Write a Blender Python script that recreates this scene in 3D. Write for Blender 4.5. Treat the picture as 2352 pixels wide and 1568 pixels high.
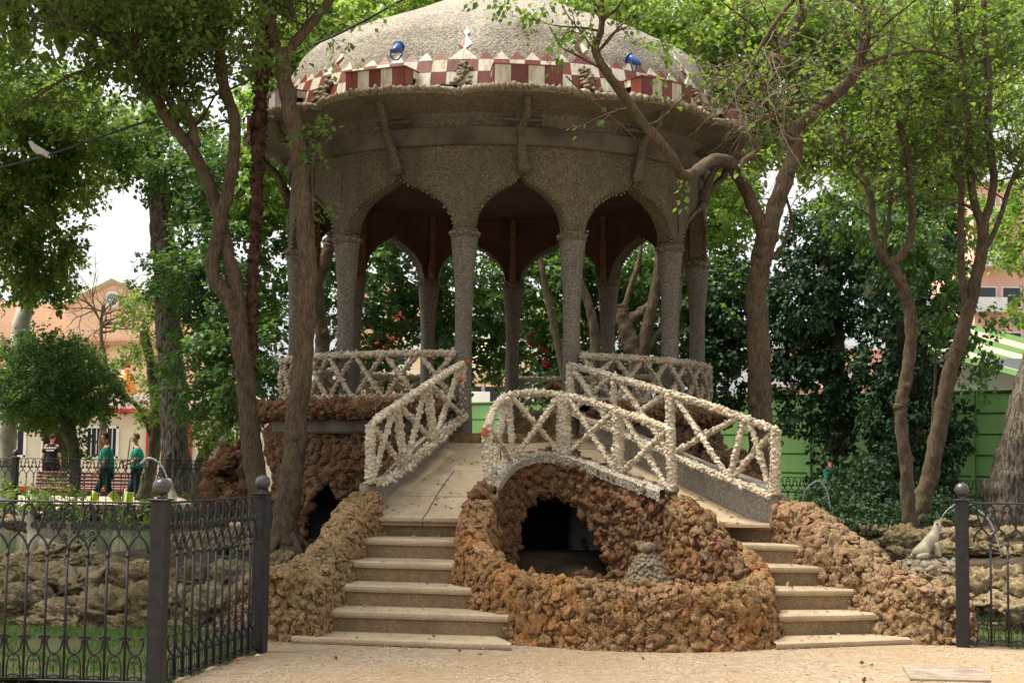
import bpy, bmesh, math, random
import numpy as np
from mathutils import Vector, Matrix, noise

S = bpy.context.scene
for o in list(bpy.data.objects):
    bpy.data.objects.remove(o)
R = math.radians
PI = math.pi
rng = np.random.default_rng(7)
random.seed(7)

# ---------------------------------------------------------------- camera, sky, sun, exposure
FP = 3420.0
PITCH = math.atan((1047 - 784) / FP)
ROLL = 0.0135
HC = 1.5
_c, _s = math.cos(PITCH), math.sin(PITCH)
FW = np.array([0, _c, _s]); _u = np.array([0, -_s, _c]); _r = np.array([1.0, 0, 0])
RT = _r * math.cos(ROLL) + _u * math.sin(ROLL)
UP = _u * math.cos(ROLL) - _r * math.sin(ROLL)
cam_d = bpy.data.cameras.new('camera')
cam = bpy.data.objects.new('camera', cam_d)
S.collection.objects.link(cam)
m = Matrix.Identity(4)
for i in range(3):
    m[i][0] = RT[i]; m[i][1] = UP[i]; m[i][2] = -FW[i]
m[2][3] = HC
cam.matrix_world = m
cam_d.sensor_width = 36.0
cam_d.lens = 36.0 * FP / 2352.0
cam_d.clip_start = 0.1
cam_d.clip_end = 2000
S.camera = cam

SUN_EL, SUN_AZ = 66.0, -84.0      # azimuth measured from +Y (away from the viewer) towards +X
w = bpy.data.worlds.new('World'); S.world = w; w.use_nodes = True
nt = w.node_tree; nt.nodes.clear()
sky = nt.nodes.new('ShaderNodeTexSky'); sky.sky_type = 'NISHITA'
sky.sun_disc = False; sky.sun_elevation = R(SUN_EL); sky.sun_rotation = R(SUN_AZ)
sky.air_density = 1.0; sky.dust_density = 4.0; sky.ozone_density = 1.0
hsv = nt.nodes.new('ShaderNodeHueSaturation'); hsv.inputs['Saturation'].default_value = 0.12
bg = nt.nodes.new('ShaderNodeBackground'); bg.inputs['Strength'].default_value = 0.15
wo = nt.nodes.new('ShaderNodeOutputWorld')
nt.links.new(sky.outputs[0], hsv.inputs['Color']); nt.links.new(hsv.outputs[0], bg.inputs['Color'])
nt.links.new(bg.outputs[0], wo.inputs['Surface'])
sl = bpy.data.lights.new('sun', 'SUN'); sl.energy = 3.7; sl.angle = R(26); sl.color = (1.0, 0.92, 0.78)
so = bpy.data.objects.new('sun', sl); S.collection.objects.link(so)
sd = Vector((math.sin(R(SUN_AZ)) * math.cos(R(SUN_EL)), math.cos(R(SUN_AZ)) * math.cos(R(SUN_EL)), math.sin(R(SUN_EL))))
so.rotation_euler = sd.to_track_quat('Z', 'Y').to_euler()
S.view_settings.view_transform = 'Standard'; S.view_settings.look = 'None'
S.view_settings.exposure = 1.10; S.view_settings.gamma = 1.0
S.cycles.max_bounces = 8; S.cycles.diffuse_bounces = 4; S.cycles.glossy_bounces = 2
S.cycles.transmission_bounces = 6; S.cycles.transparent_max_bounces = 6
S.cycles.use_denoising = True
S.cycles.denoising_prefilter = 'NONE'
S.cycles.caustics_reflective = False; S.cycles.caustics_refractive = False
S.cycles.sample_clamp_indirect = 6

# ---------------------------------------------------------------- helpers
def ray(px, py):
    return FW + RT * ((px - 1176) / FP) - UP * ((py - 784) / FP)
def at(px, py, Y):
    """world point seen in that direction at distance Y"""
    r = ray(px, py); return np.array([0, 0, HC]) + r * (Y / r[1])
def pz(px, py, z):
    r = ray(px, py); return np.array([0, 0, HC]) + r * ((z - HC) / r[2])
def proj(P):
    d = np.atleast_2d(np.asarray(P, float)) - [0, 0, HC]
    f = d @ FW
    return np.c_[1176 + FP * (d @ RT) / f, 784 - FP * (d @ UP) / f]

COL = S.collection
def tag(o, label=None, cat=None, group=None, kind=None):
    if label: o['label'] = label
    if cat: o['category'] = cat
    if group: o['group'] = group
    if kind: o['kind'] = kind
    return o
def empty(name, loc=(0, 0, 0), rz=0.0, label=None, cat=None, group=None):
    o = bpy.data.objects.new(name, None); COL.objects.link(o)
    o.location = loc; o.rotation_euler = (0, 0, rz); o.empty_display_size = 0.1
    return tag(o, label, cat, group)
def link(name, me, parent=None, mat=None, loc=None, rot=None, scale=None):
    o = bpy.data.objects.new(name, me); COL.objects.link(o)
    if mat is not None and len(me.materials) == 0: me.materials.append(mat)
    if parent is not None: o.parent = parent
    if loc is not None: o.location = loc
    if rot is not None: o.rotation_euler = rot
    if scale is not None: o.scale = scale
    return o
def local(parent, P):
    return np.asarray(P, float) - np.array(parent.location)
def copy_tree(o, parent=None):
    c = o.copy(); COL.objects.link(c); c.parent = parent
    for ch in list(o.children): copy_tree(ch, c)
    return c

class MB:
    """collects pieces of ONE mesh"""
    def __init__(s): s.V = []; s.F = []; s.M = []; s.n = 0
    def add(s, V, F, mi=0):
        V = np.asarray(V, float); s.V.append(V)
        for f in F: s.F.append(tuple(int(i) + s.n for i in f)); s.M.append(mi)
        s.n += len(V); return s
    def box(s, c, size, rz=0.0, mi=0, top=1.0, M=None):
        hx, hy, hz = size[0] / 2, size[1] / 2, size[2] / 2
        V = []
        for z, k in ((-hz, 1.0), (hz, top)):
            for x, y in ((-hx, -hy), (hx, -hy), (hx, hy), (-hx, hy)): V.append((x * k, y * k, z))
        V = np.array(V)
        if M is not None: V = V @ np.array(M).T
        cr, sr = math.cos(rz), math.sin(rz)
        V = np.c_[V[:, 0] * cr - V[:, 1] * sr, V[:, 0] * sr + V[:, 1] * cr, V[:, 2]] + np.array(c, float)
        return s.add(V, [(0, 3, 2, 1), (4, 5, 6, 7), (0, 1, 5, 4), (1, 2, 6, 5), (2, 3, 7, 6), (3, 0, 4, 7)], mi)
    def bevbox(s, c, size, b=0.01, rz=0.0, mi=0):
        """box with chamfered edges"""
        hx, hy, hz = np.array(size) / 2.0; b = min(b, hx * .9, hy * .9, hz * .9)
        V = []
        for z, k in ((-hz, b), (-hz + b, 0), (hz - b, 0), (hz, b)):
            x, y = hx - k, hy - k; q = b if k == 0 else b * .6
            V += [(-x + q, -y, z), (x - q, -y, z), (x, -y + q, z), (x, y - q, z), (x - q, y, z), (-x + q, y, z), (-x, y - q, z), (-x, -y + q, z)]
        V = np.array(V); cr, sr = math.cos(rz), math.sin(rz)
        V = np.c_[V[:, 0] * cr - V[:, 1] * sr, V[:, 0] * sr + V[:, 1] * cr, V[:, 2]] + np.array(c, float)
        F = [tuple(range(7, -1, -1)), tuple(range(24, 32))]
        for k in range(3):
            for i in range(8): F.append((k * 8 + i, k * 8 + (i + 1) % 8, k * 8 + 8 + (i + 1) % 8, k * 8 + 8 + i))
        return s.add(V, F, mi)
    def tube(s, P, rad, n=8, caps=True, flat=None, rough=0.0, seed=0, mi=0):
        V, F = tube_vf(P, rad, n, caps, flat, rough, seed); return s.add(V, F, mi)
    def lathe(s, prof, n=24, c=(0, 0, 0), mi=0):
        V = []; F = []; k = len(prof)
        for r, z in prof:
            for i in range(n):
                a = 2 * PI * i / n; V.append((c[0] + r * math.cos(a), c[1] + r * math.sin(a), c[2] + z))
        for j in range(k - 1):
            for i in range(n): F.append((j * n + i, j * n + (i + 1) % n, (j + 1) * n + (i + 1) % n, (j + 1) * n + i))
        F.append(tuple(range(n - 1, -1, -1))); F.append(tuple((k - 1) * n + i for i in range(n)))
        return s.add(V, F, mi)
    def sphere(s, c, r, n=12, mi=0, sc=(1, 1, 1)):
        V, F = ICO[2 if n > 8 else 1]; return s.add(V * r * np.array(sc) + np.array(c), F, mi)
    def prism(s, poly, z0, z1, mi=0):
        n = len(poly); V = [(p[0], p[1], z0) for p in poly] + [(p[0], p[1], z1) for p in poly]
        F = [tuple(range(n - 1, -1, -1)), tuple(range(n, 2 * n))] + [(i, (i + 1) % n, n + (i + 1) % n, n + i) for i in range(n)]
        return s.add(V, F, mi)
    def build(s, name, mats, parent=None, smooth=False, local_to=True):
        me = bpy.data.meshes.new(name)
        V = np.concatenate(s.V)
        if parent is not None and local_to: V = V - world_loc(parent)
        me.from_pydata(V.tolist(), [], s.F)
        if not isinstance(mats, (list, tuple)): mats = [mats]
        for x in mats: me.materials.append(x)
        if any(s.M): me.polygons.foreach_set('material_index', s.M)
        if smooth: me.polygons.foreach_set('use_smooth', [True] * len(me.polygons))
        me.update()
        return link(name, me, parent)
def world_loc(o):
    v = np.zeros(3)
    while o is not None: v = v + np.array(o.location); o = o.parent
    return v

def catmull(P, n):
    P = np.asarray(P, float); k = len(P)
    if k == 2: return P[0] + (P[1] - P[0]) * np.linspace(0, 1, n)[:, None]
    Q = np.vstack([2 * P[0] - P[1], P, 2 * P[-1] - P[-2]])
    t = np.linspace(0, k - 1 - 1e-9, n); i = t.astype(int); f = (t - i)[:, None]
    a, b, c, d = Q[i], Q[i + 1], Q[i + 2], Q[i + 3]
    return 0.5 * ((2 * b) + (c - a) * f + (2 * a - 5 * b + 4 * c - d) * f ** 2 + (3 * b - a - 3 * c + d) * f ** 3)
def tube_vf(P, rad, n=8, caps=True, flat=None, rough=0.0, seed=0):
    P = np.asarray(P, float); k = len(P)
    rad = np.full(k, rad) if np.isscalar(rad) else np.interp(np.linspace(0, 1, k), np.linspace(0, 1, len(rad)), rad)
    T = np.gradient(P, axis=0); T /= np.linalg.norm(T, axis=1)[:, None] + 1e-12
    ref = np.array([0, 0, 1.0]) if abs(T[0][2]) < 0.9 else np.array([1.0, 0, 0])
    if flat is not None: ref = np.array(flat, float)
    A = np.zeros((k, 3)); a = ref - T[0] * (ref @ T[0]); a /= np.linalg.norm(a) + 1e-12
    for i in range(k):
        a = a - T[i] * (a @ T[i]); a /= np.linalg.norm(a) + 1e-12; A[i] = a
    B = np.cross(T, A)
    th = np.arange(n) * 2 * PI / n
    rr = rad[:, None] * np.ones(n)[None]
    if rough > 0:
        g = np.random.default_rng(seed); ph = g.uniform(0, 6.28, 6); zz = np.linspace(0, k, k)[:, None]
        rr = rr * (1 + rough * (np.sin(3 * th[None] + ph[0] + zz * .55) + np.sin(2 * th[None] - zz * .8 + ph[1]) + .8 * np.sin(5 * th[None] + zz * 1.3 + ph[2]) + 0.6 * np.sin(zz * 1.9 + ph[3])) / 2)
    V = P[:, None, :] + A[:, None, :] * (np.cos(th)[None] * rr)[..., None] + B[:, None, :] * (np.sin(th)[None] * rr)[..., None]
    V = V.reshape(-1, 3)
    F = [(j * n + i, j * n + (i + 1) % n, (j + 1) * n + (i + 1) % n, (j + 1) * n + i) for j in range(k - 1) for i in range(n)]
    if caps: F.append(tuple(range(n - 1, -1, -1))); F.append(tuple((k - 1) * n + i for i in range(n)))
    return V, F

def ico(sub):
    b = bmesh.new(); bmesh.ops.create_icosphere(b, subdivisions=sub, radius=1.0)
    V = np.array([v.co[:] for v in b.verts]); F = np.array([[v.index for v in f.verts] for f in b.faces]); b.free(); return V, F
ICO = {k: ico(k) for k in (1, 2, 3, 4, 5)}
def rock_vf(seed, sub=2, rough=0.35, pits=0.12, sc=(1, 1, 0.8)):
    V, F = ICO[sub]; o = Vector((seed * 7.31, seed * 3.17, seed * 1.77)); W = V.copy()
    for i, v in enumerate(V):
        q = Vector(v)
        d = 1 + rough * noise.noise(q * 1.1 + o) * 1.5 + rough * .6 * noise.noise(q * 2.6 + o)
        if pits: d -= pits * max(0, noise.noise(q * 4.5 + o) * 2.0); d += pits * .8 * (abs(noise.noise(q * 3.3 + o * 2)) - .2)
        if sub >= 3: d -= .09 * abs(noise.noise(q * 8 + o)) - .05 * noise.noise(q * 13 + o)
        W[i] = v * d
    return W * np.array(sc), F
def crag_vf(seed, sub=4, sc=(1.15, .9, .75)):
    """pitted, water-worn limestone boulder"""
    V, F = ICO[sub]; o = Vector((seed * 5.13, seed * 2.37, seed * 3.91)); W = V.copy()
    for i, v in enumerate(V):
        q = Vector(v); w_ = q + .25 * Vector((noise.noise(q * 1.7 + o), noise.noise(q * 1.7 + o * 2), noise.noise(q * 1.7 - o)))
        d = 1 + .42 * noise.noise(w_ * 1.2 + o) * 1.3
        d += .24 * (.5 - abs(noise.noise(w_ * 2.6 + o)) * 2.4)
        d -= .55 * max(0, noise.noise(w_ * 4.2 + o * 1.3) - .08)
        d += .11 * (.4 - abs(noise.noise(w_ * 6.5 - o)) * 2) - .22 * max(0, noise.noise(w_ * 9.5 + o) - .1)
        W[i] = v * d
    return W * np.array(sc), F
def mesh_from(V, F, name, mat, smooth=False):
    me = bpy.data.meshes.new(name); V = np.asarray(V, float); F = np.asarray(F)
    k = F.shape[1]
    me.vertices.add(len(V)); me.vertices.foreach_set('co', V.astype(np.float32).ravel())
    me.loops.add(F.size); me.loops.foreach_set('vertex_index', F.astype(np.int32).ravel())
    me.polygons.add(len(F)); me.polygons.foreach_set('loop_start', (np.arange(len(F)) * k).astype(np.int32))
    me.polygons.foreach_set('loop_total', np.full(len(F), k, np.int32))
    if smooth: me.polygons.foreach_set('use_smooth', np.ones(len(F), bool))
    me.update(calc_edges=True)
    if mat is not None: me.materials.append(mat)
    return me
def tris(F):
    out = []
    for f in F:
        for i in range(1, len(f) - 1): out.append((f[0], f[i], f[i + 1]))
    return np.array(out)
def scatter(V, F, rmin, rmax, seed=0, dense=14):
    """blue-noise points with their own radius on a triangle mesh"""
    g = np.random.default_rng(seed); T = tris(F); A, B, C = V[T[:, 0]], V[T[:, 1]], V[T[:, 2]]
    N = np.cross(B - A, C - A); ar = np.linalg.norm(N, axis=1); N = N / (ar[:, None] + 1e-12); tot = ar.sum() / 2
    n = int(dense * tot / (PI * ((rmin + rmax) / 2) ** 2))
    t = g.choice(len(T), n, p=ar / ar.sum()); u = g.random(n); v = g.random(n); k = u + v > 1; u[k] = 1 - u[k]; v[k] = 1 - v[k]
    P = A[t] + (B[t] - A[t]) * u[:, None] + (C[t] - A[t]) * v[:, None]; NN = N[t]
    rad = rmin + (rmax - rmin) * np.sort(g.random(n) ** 2.0)[::-1]
    cell = 2 * rmax; grid = {}; keep = []
    K = np.floor(P / cell).astype(int)
    for i in range(n):
        kx, ky, kz = K[i]; ok = True; p = P[i]; r = rad[i]
        for dx in (-1, 0, 1):
            for dy in (-1, 0, 1):
                for dz in (-1, 0, 1):
                    for j in grid.get((kx + dx, ky + dy, kz + dz), ()):
                        q = P[j]; s_ = (r + rad[j]) * .86
                        if (p[0] - q[0]) ** 2 + (p[1] - q[1]) ** 2 + (p[2] - q[2]) ** 2 < s_ * s_: ok = False; break
                    if not ok: break
                if not ok: break
            if not ok: break
        if ok: grid.setdefault((kx, ky, kz), []).append(i); keep.append(i)
    return P[keep], NN[keep], rad[keep]
def frames(N, g, tilt=0.25):
    N = N + g.normal(0, tilt, N.shape); N /= np.linalg.norm(N, axis=1)[:, None]
    a = g.normal(0, 1, N.shape); X = a - N * (a * N).sum(1)[:, None]; X /= np.linalg.norm(X, axis=1)[:, None]
    return X, np.cross(N, X), N
def clad(parent, V, F, rmin, rmax, kinds, mat, seed=0, name='stone', maxp=300, sink=0.15, big=1.18, zs=0.75, tilt=0.25, stuff_name='stone_cladding', keep=None, dense=14, fine=None, low=None):
    """covers a core surface with stones: the nearest as parts, the rest as one stuff part"""
    g = np.random.default_rng(seed + 99)
    P, N, rad = scatter(V, F, rmin, rmax, seed, dense)
    if keep is not None:
        k = keep(P, N); P, N, rad = P[k], N[k], rad[k]
    X, Y, Z = frames(N, g, tilt)
    view = np.array([0, 0, HC]) - P; dist = np.linalg.norm(view, axis=1); face = (view * N).sum(1) / dist
    q = proj(P); infr = (q[:, 0] > -10) & (q[:, 0] < 2362) & (q[:, 1] > -10) & (q[:, 1] < 1580)
    score = np.where((face > 0.05) & infr, rad / dist * (face + .3), -1)
    order = np.argsort(-score); chosen = [i for i in order[:maxp] if score[i] > 0]; cs = set(chosen)
    wl = world_loc(parent)
    meshes = [mesh_from(k[0], k[1], name, mat, True) for k in (fine or kinds)]
    sx = g.uniform(.85, 1.25, (len(P), 3)) * rad[:, None] * big; sx[:, 2] *= zs
    C = P - N * (sx[:, 2] * sink)[:, None]
    for i in chosen:
        o = bpy.data.objects.new(name, meshes[g.integers(len(meshes))]); COL.objects.link(o); o.parent = parent
        Mx = Matrix.Identity(4)
        for a in range(3):
            Mx[a][0] = X[i][a] * sx[i][0]; Mx[a][1] = Y[i][a] * sx[i][1]; Mx[a][2] = Z[i][a] * sx[i][2]; Mx[a][3] = C[i][a] - wl[a]
        o.matrix_local = Mx
    rest = [i for i in range(len(P)) if i not in cs]
    if rest:
        Vs, Fs, n = [], [], 0
        kk = g.integers(0, len(kinds), len(rest))
        for i, k in zip(rest, kk):
            kv, kf = kinds[k] if (score[i] > 0 or low is None) else low[k % len(low)]
            W = kv * sx[i]; W = W[:, :1] * X[i] + W[:, 1:2] * Y[i] + W[:, 2:] * Z[i] + C[i] - wl
            Vs.append(W); Fs.append(kf + n); n += len(kv)
        me = mesh_from(np.concatenate(Vs), np.concatenate(Fs), stuff_name, mat, True)
        o = link(stuff_name, me, parent); o['kind'] = 'stuff'
    return len(P)

# ---------------------------------------------------------------- materials
def mat_new(name):
    m_ = bpy.data.materials.new(name); m_.use_nodes = True; n = m_.node_tree; n.nodes.clear()
    out = n.nodes.new('ShaderNodeOutputMaterial'); p = n.nodes.new('ShaderNodeBsdfPrincipled')
    n.links.new(p.outputs[0], out.inputs[0]); return m_, n, p, out
def nd(n, t, **k):
    x = n.nodes.new(t)
    for a, b in k.items():
        if a.startswith('i_'): x.inputs[a[2:].replace('_', ' ')].default_value = b
        else: setattr(x, a, b)
    return x
def ramp(n, fac, stops, interp='LINEAR'):
    r_ = n.nodes.new('ShaderNodeValToRGB'); cr = r_.color_ramp; cr.interpolation = interp
    while len(cr.elements) < len(stops): cr.elements.new(0.5)
    for e, (p_, c) in zip(cr.elements, stops): e.position = p_; e.color = (*c, 1) if len(c) == 3 else c
    n.links.new(fac, r_.inputs[0]); return r_.outputs[0]
def rnd(n):
    """a number per object and per loose piece"""
    oi = nd(n, 'ShaderNodeObjectInfo'); ge = nd(n, 'ShaderNodeNewGeometry')
    a = nd(n, 'ShaderNodeMath', operation='ADD'); f = nd(n, 'ShaderNodeMath', operation='FRACT')
    n.links.new(oi.outputs['Random'], a.inputs[0]); n.links.new(ge.outputs['Random Per Island'], a.inputs[1]); n.links.new(a.outputs[0], f.inputs[0])
    return f.outputs[0]
def geopos(n):
    return nd(n, 'ShaderNodeNewGeometry').outputs['Position']
def noise_t(n, scale, detail=5, rough=.6, vec=None, dist=0.0):
    t = nd(n, 'ShaderNodeTexNoise'); t.inputs['Scale'].default_value = scale; t.inputs['Detail'].default_value = detail
    t.inputs['Roughness'].default_value = rough; t.inputs['Distortion'].default_value = dist
    if vec is None: vec = geopos(n)
    n.links.new(vec, t.inputs['Vector']); return t.outputs['Fac']
def voro(n, scale, feature='F1', out='Distance', vec=None):
    t = nd(n, 'ShaderNodeTexVoronoi'); t.feature = feature; t.inputs['Scale'].default_value = scale
    n.links.new(vec if vec is not None else geopos(n), t.inputs['Vector']); return t.outputs[out]
def mix(n, fac, a, b, mode='MIX'):
    x = nd(n, 'ShaderNodeMix', data_type='RGBA', blend_type=mode)
    for s_, v in ((x.inputs[0], fac), (x.inputs[6], a), (x.inputs[7], b)):
        if hasattr(v, 'is_output'): n.links.new(v, s_)
        elif isinstance(v, (tuple, list)): s_.default_value = (*v, 1) if len(v) == 3 else v
        else: s_.default_value = v
    return x.outputs[2]
def math_(n, op, a, b=0.5):
    x = nd(n, 'ShaderNodeMath', operation=op)
    for s_, v in ((x.inputs[0], a), (x.inputs[1], b)):
        if hasattr(v, 'is_output'): n.links.new(v, s_)
        else: s_.default_value = v
    return x.outputs[0]
def bump(n, p, h, strength=.5, dist=.01, prev=None):
    b = nd(n, 'ShaderNodeBump'); b.inputs['Strength'].default_value = strength; b.inputs['Distance'].default_value = dist
    n.links.new(h, b.inputs['Height'])
    if prev is not None: n.links.new(prev, b.inputs['Normal'])
    n.links.new(b.outputs[0], p.inputs['Normal']); return b.outputs[0]
def setp(p, rough=.8, spec=.3, metal=0.0):
    p.inputs['Roughness'].default_value = rough; p.inputs['Specular IOR Level'].default_value = spec; p.inputs['Metallic'].default_value = metal

def m_tufa(name, cols, moss=0.5, pit=1.0):
    M, n, p, _ = mat_new(name); setp(p, .92, .2)
    c = ramp(n, rnd(n), [(i / (len(cols) - 1), q) for i, q in enumerate(cols)])
    c = mix(n, ramp(n, noise_t(n, 30, 6, .75), [(.40, (1, 1, 1)), (.58, (0, 0, 0))]), c, mix(n, 1.0, c, (.34, .29, .25), 'MULTIPLY'))
    c = mix(n, ramp(n, noise_t(n, 85, 4, .7), [(.44, (1, 1, 1)), (.50, (0, 0, 0))]), c, mix(n, 1.0, c, (.45, .38, .33), 'MULTIPLY'))
    c = mix(n, ramp(n, noise_t(n, 60, 3, .6), [(.52, (0, 0, 0)), (.72, (.55, .55, .55))]), c, (.52, .42, .28))
    c = mix(n, ramp(n, noise_t(n, 1.9, 4, .6), [(.44, (0, 0, 0)), (.62, (.55, .55, .55))]), c, cols[1] if name != 'tufa_stone' else (.44, .19, .06))
    c = mix(n, ramp(n, noise_t(n, 3.1, 4, .6, dist=.5), [(.50, (0, 0, 0)), (.66, (.5, .5, .5))]), c, tuple(.55 * x + y for x, y in zip(cols[0], (.10, .09, .06))))
    mo = ramp(n, noise_t(n, 2.6, 5, .65), [(.46, (0, 0, 0)), (.60, (moss, moss, moss))])
    nz = nd(n, 'ShaderNodeSeparateXYZ'); n.links.new(nd(n, 'ShaderNodeNewGeometry').outputs['Normal'], nz.inputs[0])
    up = ramp(n, nz.outputs['Z'], [(.0, (.35, .35, .35)), (.8, (1, 1, 1))])
    mo = mix(n, 1.0, mo, up, 'MULTIPLY')
    c = mix(n, mo, c, (.125, .12, .035))
    n.links.new(c, p.inputs['Base Color'])
    b1 = bump(n, p, noise_t(n, 38, 7, .78), .9 * pit, .022)
    bump(n, p, ramp(n, voro(n, 95), [(.0, (0, 0, 0)), (.34, (1, 1, 1))]), 1.0 * min(pit, 1), .012, b1)
    return M
TUFA = m_tufa('tufa_stone', [(.46, .24, .10), (.36, .165, .07), (.48, .30, .15), (.40, .20, .085), (.52, .36, .20), (.38, .18, .075), (.46, .30, .145)])
TUFA_RED = m_tufa('red_tufa_stone', [(.22, .08, .04), (.28, .125, .06), (.18, .07, .04), (.27, .165, .09), (.23, .09, .045), (.31, .20, .11)], moss=.35)
TUFA_TAN = m_tufa('tan_tufa_stone', [(.52, .33, .17), (.44, .26, .12), (.58, .41, .23), (.48, .30, .14), (.54, .38, .21)], moss=.6)
TUFA_PINK = m_tufa('pinkish_tufa_stone', [(.48, .30, .17), (.40, .225, .12), (.53, .38, .23), (.44, .275, .15), (.38, .24, .13)], moss=.4)
LIME = m_tufa('limestone_rock', [(.50, .39, .23), (.42, .31, .17), (.56, .46, .30), (.38, .28, .15)], moss=.6, pit=1.4)
def m_simple(name, col, rough=.7, spec=.3, var=.25, scale=8, bmp=.0, bscale=60, metal=0, dark=None, bdist=.004):
    M, n, p, _ = mat_new(name); setp(p, rough, spec, metal)
    dark = dark or tuple(x * (1 - var * 1.6) for x in col)
    c = ramp(n, noise_t(n, scale, 6, .6), [(.35, dark), (.65, col)])
    n.links.new(c, p.inputs['Base Color'])
    if bmp: bump(n, p, noise_t(n, bscale, 4, .7), bmp, bdist)
    return M
def m_chip(name, cols):
    M, n, p, _ = mat_new(name); setp(p, .75, .35)
    c = ramp(n, rnd(n), [(i / (len(cols) - 1), q) for i, q in enumerate(cols)])
    c = mix(n, ramp(n, noise_t(n, 14, 5, .7), [(.45, (0, 0, 0)), (.75, (.6, .6, .6))]), c, (.22, .18, .12))
    n.links.new(c, p.inputs['Base Color']); bump(n, p, noise_t(n, 90, 4, .7), .4, .004); return M
CHIP = m_chip('white_limestone_chips', [(.58, .50, .37), (.48, .40, .28), (.65, .585, .46), (.38, .31, .215), (.54, .45, .32)])
CHIP_OLD = m_chip('weathered_limestone_chips', [(.40, .34, .24), (.33, .27, .19), (.46, .40, .30), (.28, .23, .16)])
MORTAR = m_simple('pale_mortar', (.36, .31, .23), .9, .2, .4, 14, .5)
MORTAR_D = m_simple('dirty_mortar', (.25, .155, .08), .95, .15, .4, 14, .6)
def m_pebble(name, c1, c2, scale=55, strong=1.0, stain=(.12, .11, .095)):
    M, n, p, _ = mat_new(name); setp(p, .85, .25)
    vc = voro(n, scale, 'F1', 'Color')
    sx = nd(n, 'ShaderNodeSeparateColor'); n.links.new(vc, sx.inputs[0])
    c = ramp(n, sx.outputs[0], [(0, c1), (.5, tuple((a + b) / 2 for a, b in zip(c1, c2))), (1, c2)])
    mp = nd(n, 'ShaderNodeMapping'); mp.inputs['Scale'].default_value = (1, 1, .28); n.links.new(geopos(n), mp.inputs[0])
    c = mix(n, ramp(n, noise_t(n, 2.2, 6, .7, mp.outputs[0]), [(.44, (0, 0, 0)), (.70, (.75, .75, .75))]), c, stain)
    n.links.new(c, p.inputs['Base Color'])
    b = bump(n, p, math_(n, 'SUBTRACT', 1.0, voro(n, scale)), min(1, .75 * strong), .008)
    bump(n, p, noise_t(n, scale * 1.7, 4, .7), .4 * strong, .005, b); return M
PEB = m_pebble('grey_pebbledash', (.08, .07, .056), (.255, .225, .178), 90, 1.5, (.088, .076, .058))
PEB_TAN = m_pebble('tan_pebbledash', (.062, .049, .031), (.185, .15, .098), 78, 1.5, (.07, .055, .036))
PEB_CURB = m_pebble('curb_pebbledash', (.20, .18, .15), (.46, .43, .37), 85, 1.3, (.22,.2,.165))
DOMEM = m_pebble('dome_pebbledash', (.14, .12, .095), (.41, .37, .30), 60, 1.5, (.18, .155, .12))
CONC = m_simple('smooth_concrete_render', (.145, .122, .088), .9, .2, .35, 2.2, .25, 90)
BROWN = m_simple('brown_painted_plaster', (.085, .048, .034), .9, .15, .25, 3, .2, 60)
RIBM = m_pebble('brown_pebbled_rib', (.10, .05, .028), (.20, .12, .06), 40, 1.3, (.09, .05, .03))
PEBSTONE = m_chip('edging_pebbles', [(.15, .11, .065), (.115, .085, .05), (.21, .16, .10), (.10, .075, .045)])
def m_step():
    M, n, p, _ = mat_new('washed_concrete_step'); setp(p, .85, .25)
    c = ramp(n, noise_t(n, 120, 3, .7), [(.35, (.26, .185, .105)), (.55, (.45, .355, .235)), (.75, (.57, .485, .36))])
    c = mix(n, ramp(n, noise_t(n, 3.0, 6, .7), [(.40, (0, 0, 0)), (.68, (.75, .75, .75))]), c, (.25, .185, .115))
    n.links.new(c, p.inputs['Base Color']); bump(n, p, noise_t(n, 140, 4, .7), .45, .006); return M
STEP = m_step()
RISER = m_pebble('dark_riser_concrete', (.17, .115, .06), (.31, .22, .125), 100, .6, (.11, .08, .045))  # risers get a darker brown speckle than the treads
def m_slab():
    M, n, p, _ = mat_new('ramp_flagstone'); setp(p, .8, .25)
    c = ramp(n, noise_t(n, 150, 3, .7), [(.35, (.34, .25, .15)), (.55, (.52, .42, .29)), (.75, (.63, .55, .43))])
    c = mix(n, ramp(n, noise_t(n, 2.4, 6, .7), [(.38, (0, 0, 0)), (.66, (.7, .7, .7))]), c, (.30, .205, .11))
    n.links.new(c, p.inputs['Base Color']); bump(n, p, noise_t(n, 140, 4, .7), .35, .004); return M
SLAB = m_slab()
def m_ground():
    M, n, p, _ = mat_new('worn_gravel_paving'); setp(p, .9, .2)
    v = voro(n, 42, 'F1', 'Color'); sx = nd(n, 'ShaderNodeSeparateColor'); n.links.new(v, sx.inputs[0])
    peb = ramp(n, sx.outputs[0], [(0, (.13, .08, .04)), (.3, (.27, .19, .115)), (.65, (.34, .265, .18)), (1, (.43, .365, .275))])
    base = ramp(n, noise_t(n, 9, 6, .65), [(.35, (.21, .148, .085)), (.6, (.31, .247, .17))])
    mask = ramp(n, noise_t(n, 1.7, 6, .68, dist=.6), [(.42, (0, 0, 0)), (.58, (1, 1, 1))])
    c = mix(n, mask, base, peb)
    c = mix(n, ramp(n, noise_t(n, .7, 5, .6), [(.42, (0, 0, 0)), (.62, (.6, .6, .6))]), c, (.27, .185, .10))
    n.links.new(c, p.inputs['Base Color'])
    h = mix(n, mask, (.5, .5, .5), math_(n, 'SUBTRACT', 1.0, voro(n, 42)))
    bump(n, p, h, .8, .014, bump(n, p, noise_t(n, 60, 5, .7), .5, .008)); return M
GROUND = m_ground()
SOIL = m_simple('damp_soil', (.085, .062, .038), .95, .15, .4, 5, .6, 30, bdist=.02)
GRASSB = m_simple('turf', (.055, .095, .025), .95, .1, .45, 5, .8, 50, dark=(.085, .06, .035))
IRON = m_simple('painted_black_iron', (.022, .021, .021), .48, .35, .35, 18, .25, 70)
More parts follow.
